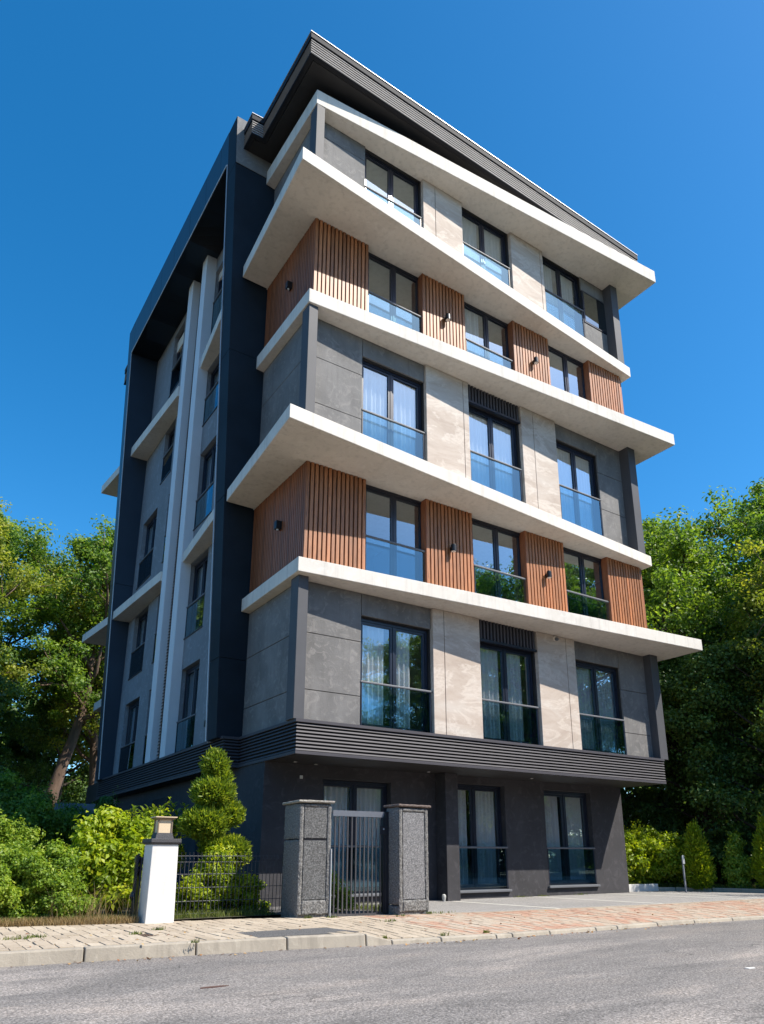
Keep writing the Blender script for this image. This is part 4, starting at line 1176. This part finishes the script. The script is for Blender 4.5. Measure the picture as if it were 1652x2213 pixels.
def shrub(name, loc, label, cat, group, seed, blobs, per, leaf, mt, clump=0.22, n_cl=60, stems=6, up=0.5, droop=0.15, aspect=0.6):
    """blobs: ellipsoids (x,y,z,rx,ry,rz) in local metres; clumps are spread over and inside them"""
    rng = np.random.default_rng(seed)
    e = empty(name, loc, label, cat, group)
    C = []; tot = sum((b[3]*b[4]*b[5]) ** (2/3) for b in blobs)
    for b in blobs:
        k = max(6, int(n_cl * (b[3]*b[4]*b[5]) ** (2/3) / tot))
        d = rng.normal(size=(k, 3)); d /= np.linalg.norm(d, axis=1, keepdims=True)
        r = rng.random(k) ** 0.4 * rng.uniform(0.85, 1.1, k)
        c = np.array(b[:3]) + d * r[:, None] * np.array(b[3:])
        C.append(c)
    C = np.concatenate(C); C = C[C[:, 2] > 0.02]
    rad = clump * (0.6 + 0.8 * rng.random(len(C)))
    P, N, sz, t = clump_leaves(rng, C, rad, per, leaf, 0.8, up)
    sp, sn = [], []
    for _ in range(int(len(C) * 0.28)):
        c = C[rng.integers(len(C))]
        if c[2] < np.median(C[:, 2]) * 0.8: continue
        d = np.array([rng.normal() * 0.5, rng.normal() * 0.5, 0.9]); d /= np.linalg.norm(d)
        L_ = clump * rng.uniform(0.9, 2.3)
        for q in range(12):
            sp.append(c + d * L_ * (0.3 + 0.7 * q / 11) + rng.normal(size=3) * leaf * 0.45); sn.append(rng.normal(size=3) + np.array([0, 0, 0.8]))
    if sp:
        P = np.concatenate([P, np.array(sp)]); N = np.concatenate([N, np.array(sn)])
        sz = np.concatenate([sz, leaf * (0.6 + 0.5 * rng.random(len(sp)))]); t = np.concatenate([t, np.clip(0.72 + rng.normal(size=len(sp)) * 0.15, 0, 1)])
    keep = P[:, 2] > 0
    cm = leaf_mesh('foliage', P[keep], N[keep], sz[keep], mt, t[keep], aspect, rng, None, droop)
    link('foliage', cm, e)
    st = MB()
    for i in range(stems):
        c = C[rng.integers(len(C))]
        st.tube([(c[0]*0.15, c[1]*0.15, -0.05), (c[0]*0.5 + rng.normal()*0.05, c[1]*0.5, c[2]*0.5), tuple(c)], [0.018, 0.012, 0.005], 5)
    st.build('stem', BARKD, e)
    return e
GHL = 'shrubs behind the pavement on the left'
shrub('leafy_shrub', (-4.75, 0.12, 0), 'light green shrub with small leaves at the bottom left corner', 'shrub', GHL, 101,
      [(0, 0, 0.6, 0.60, 0.5, 0.6), (-0.5, 0.2, 0.55, 0.5, 0.5, 0.6), (0.3, 0.1, 0.35, 0.4, 0.45, 0.4)], 210, 0.052, L_BUSH, 0.17, 170)
shrub('leafy_shrub', (-4.05, 0.0, 0), 'airy green shrub between the bottom left shrub and the lime green maple', 'shrub', GHL, 102,
      [(0, 0, 0.50, 0.40, 0.4, 0.5), (-0.1, 0.1, 0.95, 0.22, 0.25, 0.35), (0.15, -0.1, 0.2, 0.35, 0.3, 0.25)], 190, 0.052, L_BUSH, 0.16, 120)
shrub('maple_shrub', (-3.10, 1.0, 0), 'big lime green maple shrub left of the white lantern post', 'shrub', GHL, 103,
      [(0, 0, 1.15, 0.62, 0.55, 0.62), (-0.35, 0, 0.65, 0.4, 0.5, 0.6), (0.45, 0.1, 1.0, 0.5, 0.5, 0.7), (0.1, -0.3, 0.5, 0.45, 0.3, 0.45), (0.9, 0.35, 1.15, 0.45, 0.4, 0.65)], 150, 0.095, L_LIME, 0.22, 230)
shrub('leafy_shrub', (-5.2, 4.2, 0.1), 'pale green spreading shrub behind the bottom left shrub', 'shrub', GHL, 104,
      [(0, 0, 1.1, 1.1, 0.9, 1.0), (0.9, 0.3, 0.8, 0.8, 0.8, 0.8), (-0.8, 0.4, 1.3, 0.9, 0.8, 0.9)], 260, 0.07, L_BUSH, 0.28, 170)
shrub('leafy_shrub', (-3.5, 7.5, 0.7), 'green bush at the foot of the bare brown trunk', 'shrub', GHL, 105,
      [(0, 0, 0.9, 1.2, 1.0, 0.9), (1.3, 1.5, 0.8, 1.0, 1.0, 0.8), (-1.3, 1.0, 1.2, 1.2, 1.0, 1.2)], 260, 0.085, L_TREE, 0.34, 170)
shrub('clipped_bush', (-0.95, 11.0, 1.0), 'dark clipped bush tucked against the far ground floor wall', 'shrub', GHL, 106,
      [(0, 0, 0.9, 0.45, 0.6, 0.8)], 260, 0.07, L_DARK, 0.25, 60)
shrub('leafy_shrub', (-5.9, 9.5, 1.0), 'dark green shrub on the slope at the left edge under the olive tree', 'shrub', GHL, 116,
      [(0, 0, 1.0, 1.5, 1.2, 1.2), (1.6, 0.5, 0.9, 1.2, 1.2, 1.0)], 260, 0.09, L_TREE, 0.4, 130)

# broad leaved plant with large single leaves above the maple
bl = empty('laurel_plant', (-2.35, 1.05, 0), 'broad leaved plant with upright glossy leaf rosettes above the lime green maple', 'shrub', GHL)
rng = np.random.default_rng(5)
lm_ = MB()
def big_leaf(b, o, d, L, wdt, bend):
    d = d.normalized(); s = d.cross(Vector((0, 0, 1))).normalized()
    n0 = len(b.v); pr = []
    for k in range(6):
        t = k / 5; p = o + d * L * t + Vector((0, 0, -bend * L * t * t))
        ww = wdt * math.sin(math.pi * (0.08 + 0.9 * t)) * 0.5
        b.v += [tuple(p - s*ww + Vector((0, 0, ww*0.4))), tuple(p), tuple(p + s*ww + Vector((0, 0, ww*0.4)))]
    for k in range(5):
        a = n0 + k*3
        b.f += [(a, a+1, a+4, a+3), (a+1, a+2, a+5, a+4)]
st = MB(); nl = 0
leafm = leafmat('laurel_leaf', (0.10, 0.16, 0.02), (0.14, 0.21, 0.03), (0.2, 0.25, 0.04), 0.4, 0.3)
for i in range(9):
    px_, py_ = -0.52 + i * 0.14 + R.uniform(-.05, .05), R.uniform(-0.15, 0.15)
    h = R.uniform(1.75, 2.0)
    st.tube([(px_*0.5, py_, 0), (px_*0.9, py_, 1.2), (px_, py_, h)], [0.014, 0.010, 0.006], 5)
    for k in range(9):
        az = k * 2.4 + i; el = R.uniform(0.5, 1.6)
        b = MB(); big_leaf(b, Vector((px_, py_, h - 0.018 * k)), Vector((math.cos(az), math.sin(az), el)), R.uniform(0.13, 0.2), 0.06, 0.25)
        o = b.build('leaf', leafm, bl, smooth=True)
        a = o.data.attributes.new('tint', 'FLOAT', 'FACE'); a.data.foreach_set('value', [R.random()] * len(o.data.polygons))
st.build('stem', BARKD, bl)

def thuja(name, loc, label, cat, group, seed, balls, per_area, leaf, mt=L_THUJA, upb=0.55, shag=0.06):
    """clipped conifer: feathery sprays pointing out and up from stacked balls, with lit tips and a shaded inside painted by tint"""
    rng = np.random.default_rng(seed)
    e = empty(name, loc, label, cat, group)
    PP, NN, EE, TT = [], [], [], []
    for (x, y, z, rx, ry, rz) in balls:
        n = int(per_area * (rx*ry*rz) ** (2/3) * 12.5)
        d = rng.normal(size=(n, 3)); d /= np.linalg.norm(d, axis=1, keepdims=True)
        lump = 1 + 0.10 * np.sin(d[:, 0]*9 + seed + z*7) * np.cos(d[:, 2]*8 + d[:, 1]*7)
        r = (1 - 0.34 * rng.random(n) ** 1.8) * lump
        P = np.array([x, y, z]) + d * r[:, None] * np.array([rx, ry, rz]) + rng.normal(size=(n, 3)) * shag * 0.35
        tdir = d * 0.9 + np.array([0, 0, upb]) + rng.normal(size=(n, 3)) * 0.35
        PP.append(P); EE.append(tdir); NN.append(np.cross(tdir, rng.normal(size=(n, 3)))); TT.append(np.clip((r - 0.6) * 1.5 + rng.normal(size=n) * 0.15 , 0, 1))  # tint rises outwards: painted light on the tips, painted shade inside
    P = np.concatenate(PP); E = np.concatenate(EE); N = np.concatenate(NN); t = np.concatenate(TT)
    keep = P[:, 2] > 0.01
    P, E, N, t = P[keep], E[keep], N[keep], t[keep]
    E = E / np.linalg.norm(E, axis=1, keepdims=True) * 3
    sz = leaf * (0.6 + 0.8 * rng.random(len(P)))
    link('foliage', leaf_mesh('foliage', P, N, sz, mt, t, 0.30, rng, E), e)
    top = max(b[2] for b in balls)
    MB().tube([(0, 0, -0.05), (0.02, 0, top*0.5), (0, 0, top)], [0.045, 0.035, 0.01], 7).build('stem', BARKD, e)
    return e
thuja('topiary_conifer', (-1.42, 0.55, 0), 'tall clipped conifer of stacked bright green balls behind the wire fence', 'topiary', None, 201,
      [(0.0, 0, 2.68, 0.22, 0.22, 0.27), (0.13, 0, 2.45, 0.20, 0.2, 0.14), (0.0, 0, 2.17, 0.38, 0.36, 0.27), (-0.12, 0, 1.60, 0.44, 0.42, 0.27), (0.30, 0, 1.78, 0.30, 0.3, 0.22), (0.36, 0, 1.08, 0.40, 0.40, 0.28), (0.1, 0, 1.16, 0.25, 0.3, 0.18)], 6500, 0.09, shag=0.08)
shrub('leafy_shrub', (-1.35, 0.28, 0), 'green leafy bush under the clipped conifer, behind the wire fence', 'shrub', 'bushes behind the wire fence', 107,
      [(0, 0, 0.50, 0.50, 0.30, 0.50), (-0.45, 0, 0.3, 0.35, 0.3, 0.3), (0.45, -0.1, 0.28, 0.3, 0.28, 0.3), (0.1, 0, 0.85, 0.40, 0.3, 0.32)], 150, 0.062, L_LIME, 0.16, 150)
shrub('leafy_shrub', (-0.62, 0.2, 0), 'thin upright young shrub beside the fence post at the left stone pillar', 'shrub', 'bushes behind the wire fence', 108,
      [(0, 0, 0.35, 0.12, 0.1, 0.35), (0.1, 0, 0.12, 0.2, 0.15, 0.12)], 70, 0.055, L_LIME, 0.10, 22)
shrub('leafy_shrub', (0.55, -0.4, 0), 'small green shrub seen through the bars of the gate', 'shrub', 'shrubs behind the gate', 109,
      [(0, 0, 0.35, 0.30, 0.25, 0.35), (-0.25, -0.1, 0.55, 0.12, 0.12, 0.5), (0.35, 0, 0.2, 0.2, 0.2, 0.2)], 90, 0.055, L_BUSH, 0.13, 60)

GHR = 'shrubs in the bed on the right of the parking court'
shrub('leafy_shrub', (13.55, 2.65, 0.05), 'wide rounded lime green hedge shrub beside the building end', 'shrub', GHR, 110,
      [(0, 0, 0.95, 1.1, 0.8, 0.85), (-1.0, 0.3, 1.15, 0.9, 0.7, 0.85), (0.6, -0.7, 0.8, 0.8, 0.6, 0.75), (-0.3, 0.1, 0.4, 1.2, 0.6, 0.45)], 170, 0.105, L_LIME, 0.26, 330)
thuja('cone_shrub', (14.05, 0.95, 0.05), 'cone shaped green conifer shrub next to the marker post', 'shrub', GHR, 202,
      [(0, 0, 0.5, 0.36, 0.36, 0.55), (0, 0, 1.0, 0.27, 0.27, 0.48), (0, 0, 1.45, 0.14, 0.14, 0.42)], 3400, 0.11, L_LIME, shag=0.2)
shrub('leafy_shrub', (14.8, 0.15, 0.05), 'loose airy shrub with a tall shoot between the two cone shaped shrubs', 'shrub', GHR, 111,
      [(0, 0, 0.5, 0.34, 0.32, 0.5), (-0.1, 0, 1.05, 0.14, 0.14, 0.35), (0.1, 0, 1.3, 0.07, 0.07, 0.35)], 110, 0.085, L_BUSH, 0.20, 90)
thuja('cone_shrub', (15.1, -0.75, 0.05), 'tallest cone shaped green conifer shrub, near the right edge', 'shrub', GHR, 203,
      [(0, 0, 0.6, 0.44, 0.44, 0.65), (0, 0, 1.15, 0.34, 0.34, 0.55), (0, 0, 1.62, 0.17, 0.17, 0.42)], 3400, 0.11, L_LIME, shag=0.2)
shrub('leafy_shrub', (15.35, -1.95, 0.05), 'green shrub cut off by the right edge of the photo', 'shrub', GHR, 112,
      [(0, 0, 0.7, 0.6, 0.55, 0.7)], 170, 0.085, L_BUSH, 0.20, 80)
shrub('leafy_shrub', (17.3, 2.0, 0.2), 'grey green undergrowth shrub in the shade behind the cone shaped shrubs', 'shrub', GHR, 113,
      [(0, 0, 0.9, 1.4, 1.4, 1.0), (0.5, -2.6, 0.9, 1.2, 1.4, 1.0), (-0.5, 2.4, 1.1, 1.2, 1.2, 1.1)], 190, 0.12, L_DARK, 0.4, 170)

# grasses and weeds: nobody could count them
def blades(name, pts, h, wdt, mt, seed, label):
    rng = np.random.default_rng(seed); n = len(pts)
    hh = h * (0.4 + 0.9 * rng.random(n)); ln = rng.normal(size=(n, 2)) * 0.35
    az = rng.random(n) * 2 * np.pi; wx = np.cos(az) * wdt; wy = np.sin(az) * wdt
    v = np.empty((n, 5, 3)); P = np.asarray(pts)
    W_ = np.stack([wx, wy, 0*wx], 1)
    v[:, 0] = P + W_; v[:, 1] = P - W_
    mid = P + np.stack([ln[:, 0]*hh*0.35, ln[:, 1]*hh*0.35, hh*0.6], 1)
    v[:, 2] = mid - W_ * 0.6; v[:, 3] = mid + W_ * 0.6
    v[:, 4] = P + np.stack([ln[:, 0]*hh, ln[:, 1]*hh, hh], 1)
    me = bpy.data.meshes.new(name)
    f = [(5*i, 5*i+1, 5*i+2, 5*i+3) for i in range(n)] + [(5*i+3, 5*i+2, 5*i+4) for i in range(n)]
    me.from_pydata(v.reshape(-1, 3).tolist(), [], f)
    a = me.attributes.new('tint', 'FLOAT', 'FACE'); t = rng.random(n); a.data.foreach_set('value', np.concatenate([t, t]).astype(np.float32))
    me.materials.append(mt); me.update()
    return tag(link(name, me), label, 'grass', kind='stuff')
rng = np.random.default_rng(77)
def scatter(n, x0, x1, yf0, yf1, z=0.0, clump=0):
    xs_ = rng.uniform(x0, x1, n); 
    if clump: xs_ = rng.choice(rng.uniform(x0, x1, clump), n) + rng.normal(size=n) * 0.06
    xs_ = np.clip(xs_, x0, x1)
    t = rng.random(n); lo = np.array([yf0(a) for a in xs_]); hi = np.array([yf1(a) for a in xs_])
    return np.stack([xs_, lo + (hi - lo) * t, np.full(n, z)], 1)
blades('dry_grass', np.concatenate([scatter(9000, -6.2, -2.98, lambda a: back_y(a) - 0.02, lambda a: back_y(a) + 0.22), scatter(1500, -6.0, -2.98, lambda a: back_y(a), lambda a: back_y(a) + 0.4, 0, 30)]),
       0.11, 0.0035, L_DRY, 1, 'dry straw coloured grass along the back edge of the pavement')
blades('dry_weeds', scatter(170, -4.25, -2.98, lambda a: back_y(a) + 0.05, lambda a: back_y(a) + 0.35, 0, 22), 0.55, 0.0035, L_DRY, 2, 'tall dry weed stalks left of the white post')
blades('verge_grass', np.concatenate([scatter(6500, -6.2, -3.0, lambda a: back_y(a) + 0.04, lambda a: back_y(a) + 0.7), scatter(2500, -2.42, -0.5, lambda a: -0.55, lambda a: 0.3),
                                      scatter(600, 1.3, 1.95, lambda a: -1.0, lambda a: 0.3)]), 0.12, 0.005, L_GRASS, 3, 'green grass and weeds under the shrubs and the wire fence')
blades('bed_grass', np.concatenate([scatter(5000, 11.7, 13.6, lambda a: 1.9, lambda a: 2.6, 0.05), scatter(4000, 13.6, 15.4, lambda a: 1.6 - 2.1*(a-13.6), lambda a: 2.4, 0.03)]), 0.16, 0.007, L_GRASS, 4, 'green grass in the bed behind the low wall on the right')
# weeds in the joints and at the foot of the building
wpts = []
for cx, cy, n, s in ((-4.9, -2.35, 90, 0.12), (-4.65, -2.25, 60, 0.06), (-3.5, -2.55, 40, 0.04), (-3.05, -2.1, 40, 0.04), (0.02, -1.55, 40, 0.05), (-0.35, -1.42, 60, 0.04), (1.95, -1.78, 60, 0.04), (1.2, -1.95, 30, 0.05),
                     (0.55, -2.6, 40, 0.08), (-0.62, -4.2, 40, 0.03), (1.05, -4.35, 50, 0.03), (0.3, -4.3, 25, 0.04), (7.2, 1.45, 70, 0.12), (8.0, 1.45, 60, 0.1), (9.4, 1.45, 60, 0.12), (2.2, -1.8, 40, 0.15), (-3.2, -4.02, 25, 0.04)):
    wpts.append(np.stack([cx + rng.normal(size=n)*s, cy + rng.normal(size=n)*s*0.4, np.full(n, pave_z(cx, cy))], 1))
blades('joint_weeds', np.concatenate(wpts), 0.045, 0.006, L_GRASS, 5, 'small green weeds growing in the paving joints')

# fallen leaves on road and pavement
fl = 220
xs_ = rng.uniform(-5.6, 6, fl); ys_ = np.array([kerb_y(a) for a in xs_]) - np.abs(rng.normal(size=fl)) * 0.10 - 0.03
m_ = rng.random(fl) < 0.45
ys_ = np.where(m_, rng.uniform(-4.0, -1.4, fl), ys_)
zs_ = np.array([(-0.122 if y < kerb_y(x) else pave_z(x, y) + 0.008) for x, y in zip(xs_, ys_)])
ok = np.array([y < back_y(x) - 0.05 for x, y in zip(xs_, ys_)])
Pf = np.stack([xs_, ys_, zs_], 1)[ok]
Nf = np.tile([0, 0, 1.0], (len(Pf), 1)) + rng.normal(size=(len(Pf), 3)) * 0.25
lo = link('fallen_leaves', leaf_mesh('fallen_leaves', Pf, Nf, 0.035 + 0.03 * rng.random(len(Pf)), leafmat('fallen_leaf', (0.20, 0.07, 0.03), (0.30, 0.15, 0.06), (0.42, 0.30, 0.14), 0.1, 0.8), rng.random(len(Pf)), 0.6, rng))
tag(lo, 'scattered brown fallen leaves along the kerb and on the pavers', 'leaves', kind='stuff')
rc = MB().prism([(-0.13, -0.02), (0.0, -0.035), (0.14, -0.015), (0.1, 0.02), (-0.05, 0.03), (-0.12, 0.015)], 0, 0.004).build('iron_plate', plain('dark_rust', (0.09, 0.045, 0.035), 0.8), None, (-3.78, -6.21, ROADZ + 0.002))
tag(rc, 'small dark rusty iron plate lying in the road', 'iron plate')
rc = MB().prism([(-0.06, -0.03), (0.03, -0.045), (0.08, 0.0), (0.02, 0.035), (-0.05, 0.03)], 0, 0.004).build('litter_scrap', WHITE, None, (1.33, -8.23, ROADZ + 0.002))
tag(rc, 'white paper scrap lying on the road at the lower right', 'litter')
